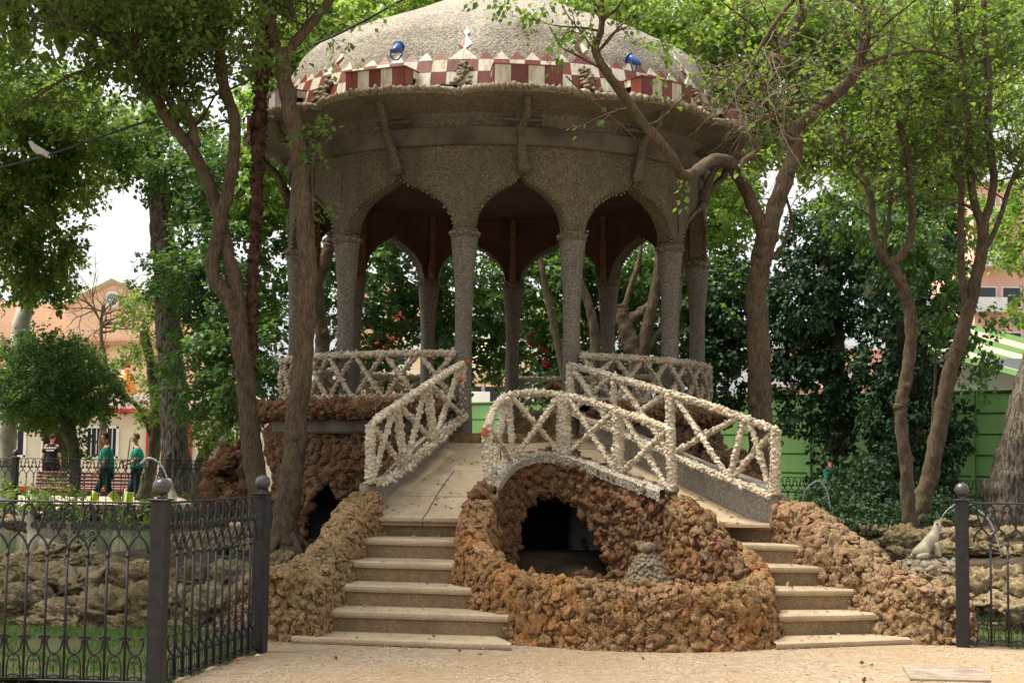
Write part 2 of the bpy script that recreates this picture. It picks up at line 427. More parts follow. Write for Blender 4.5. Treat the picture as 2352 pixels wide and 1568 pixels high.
def m_hoard():
    M, n, p, _ = mat_new('green_painted_sheet_metal'); setp(p, .6, .3); mp = nd(n, 'ShaderNodeMapping'); mp.inputs['Scale'].default_value = (1, 1, .08); n.links.new(geopos(n), mp.inputs[0])
    c = mix(n, ramp(n, noise_t(n, 5, 6, .7, mp.outputs[0]), [(.42, (0, 0, 0)), (.7, (.6, .6, .6))]), (.10, .215, .06), (.075, .135, .05))
    c = mix(n, ramp(n, noise_t(n, 1.1, 4, .6), [(.5, (0, 0, 0)), (.7, (.4, .4, .4))]), c, (.15, .25, .10)); n.links.new(c, p.inputs['Base Color']); bump(n, p, noise_t(n, 2.5, 2, .5), .3, .02); return M
GREENW = m_hoard()
def m_leaf(name, cols, trans, tf=.42, rg=.5, sp=.35):
    M, n, p, out = mat_new(name); setp(p, rg, sp)
    c = ramp(n, rnd(n), [(i / (len(cols) - 1), q) for i, q in enumerate(cols)])
    n.links.new(c, p.inputs['Base Color'])
    t = nd(n, 'ShaderNodeBsdfTranslucent'); tc = mix(n, .7, c, trans); n.links.new(tc, t.inputs['Color'])
    mx = nd(n, 'ShaderNodeMixShader'); mx.inputs[0].default_value = tf
    n.links.new(p.outputs[0], mx.inputs[1]); n.links.new(t.outputs[0], mx.inputs[2]); n.links.new(mx.outputs[0], out.inputs[0]); return M
LEAF = m_leaf('broad_green_leaves', [(.034, .078, .016), (.055, .115, .02), (.085, .15, .03), (.045, .092, .026), (.13, .17, .035)], (.28, .42, .045), .46)
LEAF_L = m_leaf('bright_green_leaves', [(.07, .155, .025), (.11, .20, .03), (.09, .18, .035), (.15, .24, .04)], (.44, .62, .09), .52)
LEAF_D = m_leaf('dark_linden_leaves', [(.024, .064, .018), (.038, .09, .026), (.055, .12, .038), (.032, .076, .018)], (.20, .36, .04), .38)
IVY = m_leaf('dark_ivy_leaves', [(.012, .034, .014), (.02, .05, .018), (.028, .066, .022)], (.05, .11, .02), .2, .65, .22)
GRASS = m_leaf('grass_blades', [(.05, .11, .02), (.08, .15, .03), (.065, .125, .02)], (.14, .26, .03), .3)
def m_bark(name, c0, c1, c2, green):
    M, n, p, _ = mat_new(name); setp(p, .88, .2)
    mp = nd(n, 'ShaderNodeMapping'); mp.inputs['Scale'].default_value = (1, 1, .16); n.links.new(geopos(n), mp.inputs[0])
    h = noise_t(n, 55, 6, .72, mp.outputs[0], .5); mp2 = nd(n, 'ShaderNodeMapping'); mp2.inputs['Scale'].default_value = (1, 1, .8); n.links.new(geopos(n), mp2.inputs[0]); h2 = noise_t(n, 7, 5, .7, mp2.outputs[0], .6)
    c = ramp(n, h, [(.36, c0), (.5, c1), (.66, c2)])
    c = mix(n, ramp(n, h2, [(.5, (0, 0, 0)), (.64, (.7, .7, .7))]), c, c0)
    c = mix(n, ramp(n, noise_t(n, 2.4, 5, .65), [(.5, (0, 0, 0)), (.68, (.55, .55, .55))]), c, green)
    n.links.new(c, p.inputs['Base Color']); b = bump(n, p, h, .8, .02); bump(n, p, h2, .25, .01, b); return M
BARK = m_bark('brown_bark', (.045, .03, .019), (.105, .072, .044), (.165, .125, .085), (.085, .085, .04))
BARK_G = m_simple('mossy_grey_bark', (.15, .13, .085), .9, .2, .45, 7, .6, 40, dark=(.07, .065, .035), bdist=.012)
def m_furrow():
    M, n, p, _ = mat_new('furrowed_grey_bark'); setp(p, .95, .15)
    mp = nd(n, 'ShaderNodeMapping'); mp.inputs['Scale'].default_value = (1, 1, .22); n.links.new(geopos(n), mp.inputs[0])
    h = noise_t(n, 26, 4, .6, mp.outputs[0], .4)
    n.links.new(ramp(n, h, [(.38, (.05, .04, .03)), (.6, (.26, .215, .16))]), p.inputs['Base Color']); bump(n, p, h, 1.0, .05); return M
FURROW = m_furrow()
PALMB = m_simple('fibrous_palm_bark', (.13, .07, .045), .95, .15, .6, 12, 1.0, 25, dark=(.03, .017, .013), bdist=.03)
PLANEB = m_simple('pale_plane_bark', (.42, .40, .33), .8, .25, .35, 3, .2, 30, dark=(.20, .19, .14))
RED = m_simple('red_paint', (.45, .035, .02), .5, .4, .1, 3)
CREAM = m_simple('cream_panel', (.62, .57, .43), .6, .3, .08, 1.5)
WHITE = m_simple('white_paint', (.75, .74, .70), .6, .3, .1, 2)
DARKG = m_simple('dark_window_glass', (.02, .028, .035), .15, .6, .1, 2)
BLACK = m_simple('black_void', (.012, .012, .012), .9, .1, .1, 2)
def m_tile(name, c1, c2, dirt):
    M, n, p, _ = mat_new(name); setp(p, .38, .45)
    c = ramp(n, rnd(n), [(0, c1), (1, c2)]); mp = nd(n, 'ShaderNodeMapping'); mp.inputs['Scale'].default_value = (1, 1, .2); n.links.new(geopos(n), mp.inputs[0])
    c = mix(n, ramp(n, noise_t(n, 16, 6, .75, mp.outputs[0]), [(.46, (0, 0, 0)), (.68, (.85, .85, .85))]), c, dirt)
    c = mix(n, ramp(n, noise_t(n, 70, 4, .7), [(.62, (0, 0, 0)), (.70, (.8, .8, .8))]), c, dirt)
    n.links.new(c, p.inputs['Base Color']); bump(n, p, noise_t(n, 14, 3, .6), .25, .01); return M
TILE_R = m_tile('oxblood_glazed_tile', (.15, .032, .024), (.24, .06, .045), (.06, .03, .02))
TILE_W = m_tile('cream_glazed_tile', (.66, .62, .50), (.55, .50, .38), (.22, .17, .10))
BLUE = m_simple('blue_lamp_paint', (.03, .09, .30), .4, .5, .2, 10)
def m_water():
    M, n, p, _ = mat_new('pond_water'); setp(p, .06, .5); p.inputs['Base Color'].default_value = (.055, .06, .045, 1)
    bump(n, p, noise_t(n, 5, 4, .6), .25, .02); return M
WATER = m_water()
def m_jet():
    M, n, p, _ = mat_new('splashing_water'); setp(p, .1, .6); p.inputs['Base Color'].default_value = (.8, .82, .84, 1); p.inputs['Transmission Weight'].default_value = .6; p.inputs['IOR'].default_value = 1.33; return M
JET = m_jet()
STATUE = m_simple('worn_white_marble', (.44, .38, .27), .6, .35, .25, 7, .15, 40)

# ================================================================ THE SETTING
# one ground sheet to the horizon, the forecourt in front, lawn, pond, island
def sheet(name, poly, z, mat):
    me = bpy.data.meshes.new(name); me.from_pydata([(x, y, z) for x, y in poly], [], [tuple(range(len(poly)))])
    me.materials.append(mat); o = link(name, me); o['kind'] = 'structure'; return o
sheet('ground', [(-400, -60), (400, -60), (400, 700), (-400, 700)], -0.45, SOIL)
def forecourt():
    nx, ny = 150, 90
    xs = np.linspace(-30, 30, nx); ys = np.linspace(-12, 14.2, ny)
    X, Y = np.meshgrid(xs, ys); V = np.c_[X.ravel(), Y.ravel(), np.zeros(X.size)]
    for v in V: v[2] = .012 * noise.noise(Vector((v[0] * .8, v[1] * .8, 0)))
    F = [(j * nx + i, j * nx + i + 1, (j + 1) * nx + i + 1, (j + 1) * nx + i) for j in range(ny - 1) for i in range(nx - 1)]
    o = link('forecourt_paving', mesh_from(V, F, 'forecourt_paving', GROUND, True)); o['kind'] = 'structure'
forecourt()
# loose gravel and dry leaf litter lying on the forecourt
def litter():
    V, F, n = [], [], 0; g = np.random.default_rng(3)
    for k in range(9000):
        y = 8.6 + 4.2 * g.random() ** 1.2; x = g.uniform(-.5 * y - .3, .5 * y + .3) * .82
        if noise.noise(Vector((x * .9, y * 1.6, 3))) + .3 * g.random() < .03: continue
        s_ = g.uniform(.003, .009); a = g.uniform(0, 6.28); e = g.uniform(.5, 1)
        c, d = math.cos(a) * s_, math.sin(a) * s_
        h = g.uniform(.001, .006)
        V += [(x - c, y - d, .008 + h), (x + d * e, y - c * e, .010), (x + c, y + d, .009 + h * .3), (x - d * e, y + c * e, .010), (x, y, .014 + h)]
        F += [(n, n + 1, n + 4), (n + 1, n + 2, n + 4), (n + 2, n + 3, n + 4), (n + 3, n, n + 4)]; n += 5
    o = link('gravel', mesh_from(V, F, 'gravel', m_chip('loose_gravel', [(.25, .16, .08), (.40, .32, .22), (.16, .09, .045), (.46, .39, .29), (.33, .23, .13)])))
    tag(o, 'loose gravel and leaf litter scattered over the pale forecourt', 'gravel', kind='stuff')
litter()
mc = MB(); c0 = pz(2160, 1545, 0.014)
mc.prism([(c0[0] - .30, c0[1] - .33), (c0[0] + .24, c0[1] - .36), (c0[0] + .38, c0[1] + .30), (c0[0] - .18, c0[1] + .36)], -.02, .02)
tag(mc.build('manhole_cover', m_simple('pinkish_concrete_cover', (.33, .265, .20), .9, .2, .3, 6, .4, 80)), 'worn square concrete cover set in the forecourt near the right fence', 'manhole cover')
mb_ = MB()
for (px, py, r_) in ((902, 2508, .03), (975, 2490, .022)):
    q = pz(px / 1.6531, py / 1.6531, .02); mb_.add([q + (-r_, 0, 0), q + (r_ * .4, -r_ * .6, .01), q + (r_ * 1.3, .01, .004), q + (0, r_ * .8, .015)], [(0, 1, 2, 3)])
    tag(mb_.build('paper_scrap', RED if px == 902 else WHITE), 'tiny red scrap of paper by the end of the angled railing' if px == 902 else 'tiny white scrap of paper by the angled railing foot', 'litter'); mb_ = MB()

water = sheet('pond_water', [(-22, 14.4), (16, 14.4), (16, 30.6), (-22, 30.6)], .12, WATER)
# terrain: lawn strips, island under the pavilion, banks
def terrain(name, x0, x1, y0, y1, f, mat, res=.16, kind='structure'):
    nx, ny = int((x1 - x0) / res), int((y1 - y0) / res)
    xs = np.linspace(x0, x1, nx); ys = np.linspace(y0, y1, ny); X, Y = np.meshgrid(xs, ys)
    Z = np.vectorize(f)(X, Y); V = np.c_[X.ravel(), Y.ravel(), Z.ravel()]
    F = [(j * nx + i, j * nx + i + 1, (j + 1) * nx + i + 1, (j + 1) * nx + i) for j in range(ny - 1) for i in range(nx - 1)]
    o = link(name, mesh_from(V, F, name, mat, True)); o['kind'] = kind; return o
nz = lambda x, y, s=1., k=0.: noise.noise(Vector((x * s, y * s, k)))
terrain('lawn', -13, -1.6, 9.66, 14.8, lambda x, y: -.12 if x > np.interp(y, [9.64, 11.41, 11.5, 12.2], [-2.22, -1.87, -2.0, -2.0]) + .02 else (.04 if y < 12.6 else .04 - (y - 12.6) * .12) + .03 * nz(x, y, .7), GRASSB, .1).name = 'lawn'
o_ = terrain('lawn', 3.80, 8, 11.3, 14.8, lambda x, y: -.12 if y < 12.33 - (x - 3.71) * .248 else (.03 if y < 13.2 else .03 - (y - 13.2) * .15) + .03 * nz(x, y, .7), GRASSB, .07)
def isl(x, y):
    d = math.hypot((x + .2) / 3.7, (y - 18.7) / 3.9); z = .5 * min(1, max(-1, (1.12 - d) * 3.2))
    d2 = math.hypot((x + 3.0) / 1.6, (y - 15.6) / 1.2); z = max(z, .46 * min(1, max(-1, (1.1 - d2) * 3)))
    return z + .05 * nz(x, y, 1.3)
terrain('island', -7, 5, 14.0, 24, isl, SOIL)
terrain('bank', 4.4, 13, 16.8, 29.5, lambda x, y: min(.55, .5 * min(1, (1.15 - math.hypot((x - 8.2) / 3.9, (y - 22.5) / 5.4)) * 3)) + .08 * nz(x, y, .9), SOIL, .2)
terrain('path', -60, 60, 30.4, 75, lambda x, y: .14 + .01 * nz(x, y, .5), m_simple('sandy_path', (.42, .35, .26), .95, .1, .25, 2, .2, 30), 1.2)

# fallen leaves on treads, ramp and forecourt
def fallen():
    g = np.random.default_rng(21); P = []
    for k in range(520):
        u = g.random()
        if u < .5: y = 8.8 + 4 * g.random(); x = g.uniform(-.34, .36) * y; z = .014
        elif u < .75:
            i = int(g.integers(0, 5)); A, B = (LN, RN) if g.random() < .5 else (LM, RM); f = g.random(); b = g.uniform(.08, .9)
            q = (np.array(A[i]) * (1 - f) + np.array(B[i]) * f) * (1 - b) + (np.array(A[i + 1]) * (1 - f) + np.array(B[i + 1]) * f) * b; x, y, z = q[0], q[1], ZS[i] + .006
        elif u < .9: y = g.uniform(14.1, 16.3); x = g.uniform(LCX(y), LCX(y) + .8); z = deck_z(y) + .008
        else: y = g.uniform(13.9, 14.8); x = g.uniform(RCX(y) - .7, RCX(y)); z = deck_z(y) + .008
        if u < .5 and (y > 11.55 or (x < -1.85 and y < 12.5)): continue
        P.append((x, y, z))
    P = np.array(P); V = leaf_quads(P, g.normal(0, 1, P.shape) * np.array([1, 1, .05]), .045, g, .0, .25); V[:, :, 2] = np.maximum(V[:, :, 2], P[:, None, 2])
    o = link('fallen_leaves', leaf_mesh(V, 'fallen_leaves', m_chip('dry_leaf', [(.22, .12, .04), (.35, .24, .07), (.14, .08, .035), (.28, .26, .07)]))); tag(o, 'dry fallen leaves scattered on the steps, ramp and forecourt', 'fallen leaves', kind='stuff')

# blades of grass
def grass():
    g = np.random.default_rng(11); n = 26000
    xs = np.concatenate([g.uniform(-6.5, -2.0, 20000), g.uniform(3.9, 6.3, 6000)])
    ys = np.concatenate([g.uniform(9.95, 13.4, 20000), g.uniform(12.2, 14.2, 6000)])
    V = np.zeros((n, 3, 3)); h = g.uniform(.02, .075, n); a = g.uniform(0, 6.28, n); wd = .0045
    z = np.array([.03 + .03 * nz(x, y, .7) for x, y in zip(xs, ys)]) + np.where(xs < 0, .008, 0) - np.where((xs < 0) & (ys > 12.6), (ys - 12.6) * .12, 0)
    keep = np.array([nz(x, y, 1.6, 5) > -.12 + .1 * math.sin(x * 9 + y * 5) for x, y in zip(xs, ys)]) & ~((xs < 0) & (xs > np.interp(ys, [9.64, 11.41, 11.5, 12.2], [-2.25, -1.9, -2.05, -2.05])))
    V[:, 0] = np.c_[xs - np.cos(a) * wd, ys - np.sin(a) * wd, z]; V[:, 1] = np.c_[xs + np.cos(a) * wd, ys + np.sin(a) * wd, z]
    V[:, 2] = np.c_[xs + g.normal(0, .022, n), ys + g.normal(0, .022, n), z + h]
    V = V[keep]; F = np.arange(len(V) * 3).reshape(-1, 3)
    o = link('grass', mesh_from(V.reshape(-1, 3), F, 'grass', GRASS)); tag(o, 'short green grass growing behind the black iron railings', 'grass', kind='stuff')
grass()

# ================================================================ STAIRS AND RAMP
LN = [(-1.72, 11.95), (-1.62, 12.33), (-1.52, 12.72), (-1.43, 13.12), (-1.37, 13.55), (-1.33, 14.0)]
RN = [(0.02, 11.68), (-.12, 12.12), (-.28, 12.52), (-.39, 12.93), (-.44, 13.43), (-.44, 13.98)]
LM = [(2.13, 11.95), (2.19, 12.40), (2.21, 12.80), (2.15, 13.18), (2.02, 13.58), (1.93, 13.98)]
RM = [(3.32, 12.40), (3.13, 12.66), (2.96, 12.92), (2.79, 13.18), (2.64, 13.42), (2.53, 13.72)]
ZS = [.055 + .172 * i for i in range(6)]
def stairs(Ls, Rs, label, top_y):
    t = empty('staircase', (Ls[0][0], Ls[0][1], 0), 0, label, 'staircase', 'stairs up to the pavilion')
    for i in range(6):
        L, Rr = np.array(Ls[i]), np.array(Rs[i]); d = (Rr - L) / np.linalg.norm(Rr - L); nrm = np.array([-d[1], d[0]])
        e_ = .12 if i else .0; L = L - d * e_; Rr = Rr + d * e_
        if i < 5: L2, R2 = np.array(Ls[i + 1]) - d * e_ + nrm * .06, np.array(Rs[i + 1]) + d * e_ + nrm * .06
        else: L2, R2 = L + nrm * .3, Rr + nrm * .3
        z = ZS[i]; th = .055 if i == 0 else .06
        # rounded nosing swept along the edge, slightly uneven
        prof = [(.02, -th), (.006, -th * .93), (0, -th * .6), (.003, -th * .25), (.018, -.006), (.04, 0)]
        k = 14; V = []; F = []
        for a in range(k):
            f = a / (k - 1); wob = .004 * nz(a * .9, i * 3.1, 1, 2); A = L + (Rr - L) * f; B = L2 + (R2 - L2) * f
            for (o_, dz) in prof: V.append((*(A + nrm * (o_ + wob)), z + dz + .002 * nz(a, i, 1.7)))
            V.append((*B, z)); V.append((*B, z - th))
        q = len(prof) + 2
        for a in range(k - 1):
            for b in range(q): F.append((a * q + b, a * q + (b + 1) % q, (a + 1) * q + (b + 1) % q, (a + 1) * q + b)[::-1])
        F.append(tuple(range(q))); F.append(tuple(range((k - 1) * q, k * q))[::-1])
        mb = MB(); mb.add(V, F); ob = mb.build('tread', STEP, t)
        if i > 0:
            A, B = L + nrm * .028, Rr + nrm * .028
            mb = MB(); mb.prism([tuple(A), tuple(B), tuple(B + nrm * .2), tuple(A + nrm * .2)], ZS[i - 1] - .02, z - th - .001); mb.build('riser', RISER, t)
    return t
stairs(LN, RN, 'left flight of six worn concrete steps beside the oval grotto wall', 14)
stairs(LM, RM, 'right flight of six worn concrete steps beside the right tufa wall', 14)

# centre curb line (base of the middle balustrade), plan + heights taken from the photo at plausible distance
CC = [(1122, 1114, 14.05), (1138, 1090, 14.45), (1158, 1066, 14.9), (1190, 1047, 15.3), (1245, 1037, 15.5), (1310, 1044, 15.45), (1370, 1064, 15.2), (1430, 1087, 14.85), (1490, 1109, 14.5), (1548, 1130, 14.1)]
CCW = catmull([at(*p) for p in CC], 60)
def deck_z(y): return .915 + max(0, min(1, (y - 14.05) / 2.15)) * .80
LCX = lambda y: np.interp(y, [13.9, 14.1, 15.0, 16.3], [-1.40, -1.38, -1.08, -.62])
RCX = lambda y: np.interp(y, [13.7, 14.0, 15.0, 16.4], [2.60, 2.50, 1.68, .70])
ramp_o = empty('ramp', (0, 14.0, 0), 0, 'sloping flagstone ramp joining both stair flights to the pavilion entrance', 'ramp')
def ramp_build():
    # flagstones: rows across, cut along the middle, the pit left open
    rows = [13.95, 14.55, 15.2, 15.85, 16.4, 16.75]
    pitx0 = lambda y: np.interp(y, [13.9, 14.05, 14.45, 14.9, 15.3, 15.45], [-.36, -.30, -.22, -.10, .05, .28])
    pitx1 = lambda y: np.interp(y, [13.9, 14.1, 14.5, 14.85, 15.2, 15.45], [1.75, 1.62, 1.40, 1.18, .88, .62])
    def slab(xa, xb, y0, y1, tk=.07):
        V = []; F = []; ky = 4; kx = 4; z0 = 0.003 * random.uniform(-1, 1)
        for j in range(ky):
            y = y0 + .006 + (y1 - y0 - .012) * j / (ky - 1); a, b = xa(y) + .006, xb(y) - .006
            if b - a < .02: b = a + .02
            for i in range(kx): V.append((a + (b - a) * i / (kx - 1), y, deck_z(y) + z0))
        n = len(V); V += [(v[0], v[1], v[2] - tk) for v in V]
        for j in range(ky - 1):
            for i in range(kx - 1):
                a = j * kx + i; F.append((a, a + 1, a + kx + 1, a + kx)); F.append((n + a, n + a + kx, n + a + kx + 1, n + a + 1))
        for i in range(kx - 1): F.append((i, n + i, n + i + 1, i + 1)); a = (ky - 1) * kx + i; F.append((a + 1, n + a + 1, n + a, a))
        for j in range(ky - 1): a = j * kx; F.append((a + kx, n + a + kx, n + a, a)); a += kx - 1; F.append((a, n + a, n + a + kx, a + kx))
        mb = MB(); mb.add(V, F); mb.build('flagstone', SLAB, ramp_o)
    for j in range(5):
        y0, y1 = rows[j], rows[j + 1]
        if y1 <= 15.5:
            for (xa, xb) in ((LCX, pitx0), (pitx1, RCX)):
                mid = (lambda xa, xb: (lambda y: xa(y) + (xb(y) - xa(y)) * (.55 - .1 * (y - 14))))(xa, xb)
                slab(xa, mid, y0, y1); slab(mid, xb, y0, y1)
        else:
            c1 = lambda y: LCX(y) + (RCX(y) - LCX(y)) * .36; c2 = lambda y: LCX(y) + (RCX(y) - LCX(y)) * .70
            if y0 < 15.45: y0 = 15.2
            slab(LCX, c1, y0, y1); slab(c1, c2, max(y0, 15.5), y1); slab(c2, RCX, y0, y1)
    # bed under the flagstones and the cheek walls of the ramp
    mb = MB()
    for (f, sgn) in ((LCX, 1), (RCX, -1)):
        V = []; F = []; ys = np.linspace(13.8, 16.6, 12)
        for y in ys:
            x = f(y); zt = deck_z(y) - .02
            V += [(x - .08 * sgn, y, -.1), (x - .08 * sgn, y, zt), (x + .06 * sgn, y, zt), (x + .06 * sgn, y, -.1)]
        for j in range(11):
            for b in range(4): F.append((j * 4 + b, j * 4 + (b + 1) % 4, j * 4 + 4 + (b + 1) % 4, j * 4 + 4 + b))
        mb.add(V, F)
    mb.build('cheek_wall', PEB_CURB, ramp_o)
    V = []; F = []; k = 0
    for (fa, fb, ya, yb) in ((LCX, pitx0, 13.9, 15.5), (pitx1, RCX, 13.7, 15.5), (LCX, RCX, 15.5, 16.8)):
        ys = np.linspace(ya, yb, 8); b0 = len(V)
        for y in ys: V += [(fa(y) , y, deck_z(y) - .035), (fb(y), y, deck_z(y) - .035)]
        for j in range(7): a = b0 + 2 * j; F.append((a, a + 1, a + 3, a + 2))
    mb = MB(); mb.add(V, F); mb.build('mortar_bed', MORTAR_D, ramp_o)
ramp_build()

# ================================================================ WALLS OF ROUGH TUFA
K_T = [rock_vf(i, 2, .50, .30, (1, 1, .85)) for i in range(12)]
K_TF = [rock_vf(i, 3, .50, .40, (1, 1, .85)) for i in range(12)]
K_TL = [rock_vf(i, 1, .45, .2, (1, 1, .85)) for i in range(6)]
K_P = [rock_vf(i + 120, 1, .35, .0, (1.1, .9, .8)) for i in range(10)]
K_C = [rock_vf(i + 80, 1, .55, .0, (1.15, .9, .36)) for i in range(10)]
def loaf(path, hw, nseg=12, base=-.05, flare=.12, rounding=.13, bump_=.05, seed=0, n=None):
    """free-standing wall: path = list of (x, y, top z), hw = half width; round-shouldered section, wider at its foot"""
    P = catmull(path, n or max(12, len(path) * 5)); k = len(P)
    W = np.interp(np.linspace(0, 1, k), np.linspace(0, 1, len(hw)), hw) if not np.isscalar(hw) else np.full(k, hw)
    T = np.gradient(P[:, :2], axis=0); T /= np.linalg.norm(T, axis=1)[:, None]; N = np.c_[-T[:, 1], T[:, 0]]
    V = []; F = []
    for i in range(k):
        zt = P[i][2]; w_ = W[i]; r_ = min(rounding, w_ * .9)
        sec = [(-w_ - flare, base), (-w_ - flare * .55, base + (zt - base) * .33), (-w_ - flare * .15, base + (zt - base) * .66), (-w_, zt - r_)]
        for a in (30, 60): sec.append((-w_ + r_ * (1 - math.cos(R(a))), zt - r_ + r_ * math.sin(R(a))))
        sec.append((-w_ + r_, zt)); sec.append((0, zt + .015)); sec += [(-x, z) for x, z in sec[:7][::-1]]
        for (o_, z) in sec:
            x, y = P[i][0] + N[i][0] * o_, P[i][1] + N[i][1] * o_
            d = bump_ * noise.noise(Vector((x * 2.2, y * 2.2, z * 2.2 + seed)))
            V.append((x + N[i][0] * d * np.sign(o_), y + N[i][1] * d * np.sign(o_), z + d))
    q = 15
    for i in range(k - 1):
        for b in range(q - 1): F.append((i * q + b, i * q + b + 1, (i + 1) * q + b + 1, (i + 1) * q + b))
    F.append(tuple(range(q - 1, -1, -1))); F.append(tuple((k - 1) * q + b for b in range(q)))
    return np.array(V), F
def tufa_wall(path, hw, label, mat, rmin, rmax, seed, **kw):
    t = empty('tufa_wall', (path[0][0], path[0][1], 0), 0, label, 'stone wall')
    V, F = loaf(path, hw, seed=seed, **kw)
    # orientation: make faces point outwards
    mb = MB(); mb.add(V, F); ob = mb.build('core', MORTAR_D, t)
    b = bmesh.new(); b.from_mesh(ob.data); bmesh.ops.recalc_face_normals(b, faces=b.faces); b.normal_update(); b.to_mesh(ob.data)
    FF = [tuple(p.vertices) for p in ob.data.polygons]
    for v in b.verts: v.co -= v.normal * .03
    b.to_mesh(ob.data); b.free()
    clad(t, V, FF, rmin, rmax, K_T, mat, seed, zs=.6, fine=K_TF, low=K_TL, sink=.5, tilt=.16, dense=18)
    return t
# U-shaped parapet round the grotto pit
U = [(1106, 1120, 13.95), (1094, 1155, 13.55), (1088, 1200, 13.1), (1112, 1248, 12.7), (1180, 1290, 12.4), (1290, 1316, 12.15), (1430, 1330, 11.98), (1580, 1332, 11.98), (1690, 1335, 12.15), (1738, 1322, 12.5), (1722, 1282, 12.9), (1680, 1235, 13.25), (1625, 1180, 13.6), (1572, 1138, 13.95)]
UP_ = [at(*p) for p in U]
tufa_wall([p - np.array([0, 0, .035]) for p in UP_], [.15, .15, .16, .18, .18, .18, .17, .15, .14, .14], 'low curved tufa parapet round the grotto pit between the two stairs', TUFA, .016, .062, 5, flare=.10, rounding=.16)
LW = [(848, 1128, 14.1), (806, 1158, 13.75), (772, 1215, 13.3), (722, 1270, 12.85), (672, 1302, 12.45), (628, 1328, 12.05)]
tufa_wall([at(*p) for p in LW], [.15, .17, .2, .25, .3, .34], 'tufa parapet climbing beside the left steps from the angled railing', TUFA_TAN, .016, .056, 6, flare=.08, rounding=.14)
RW = [(1800, 1146, 13.85), (1862, 1168, 13.6), (1935, 1214, 13.3), (2010, 1272, 13.0), (2078, 1318, 12.8), (2140, 1346, 12.7), (2205, 1352, 12.75)]
tufa_wall([at(*p) for p in RW], [.15, .19, .22, .24, .25, .25], 'tufa parapet climbing beside the right steps from the right railing', TUFA_PINK, .018, .064, 8, flare=.1, rounding=.16)

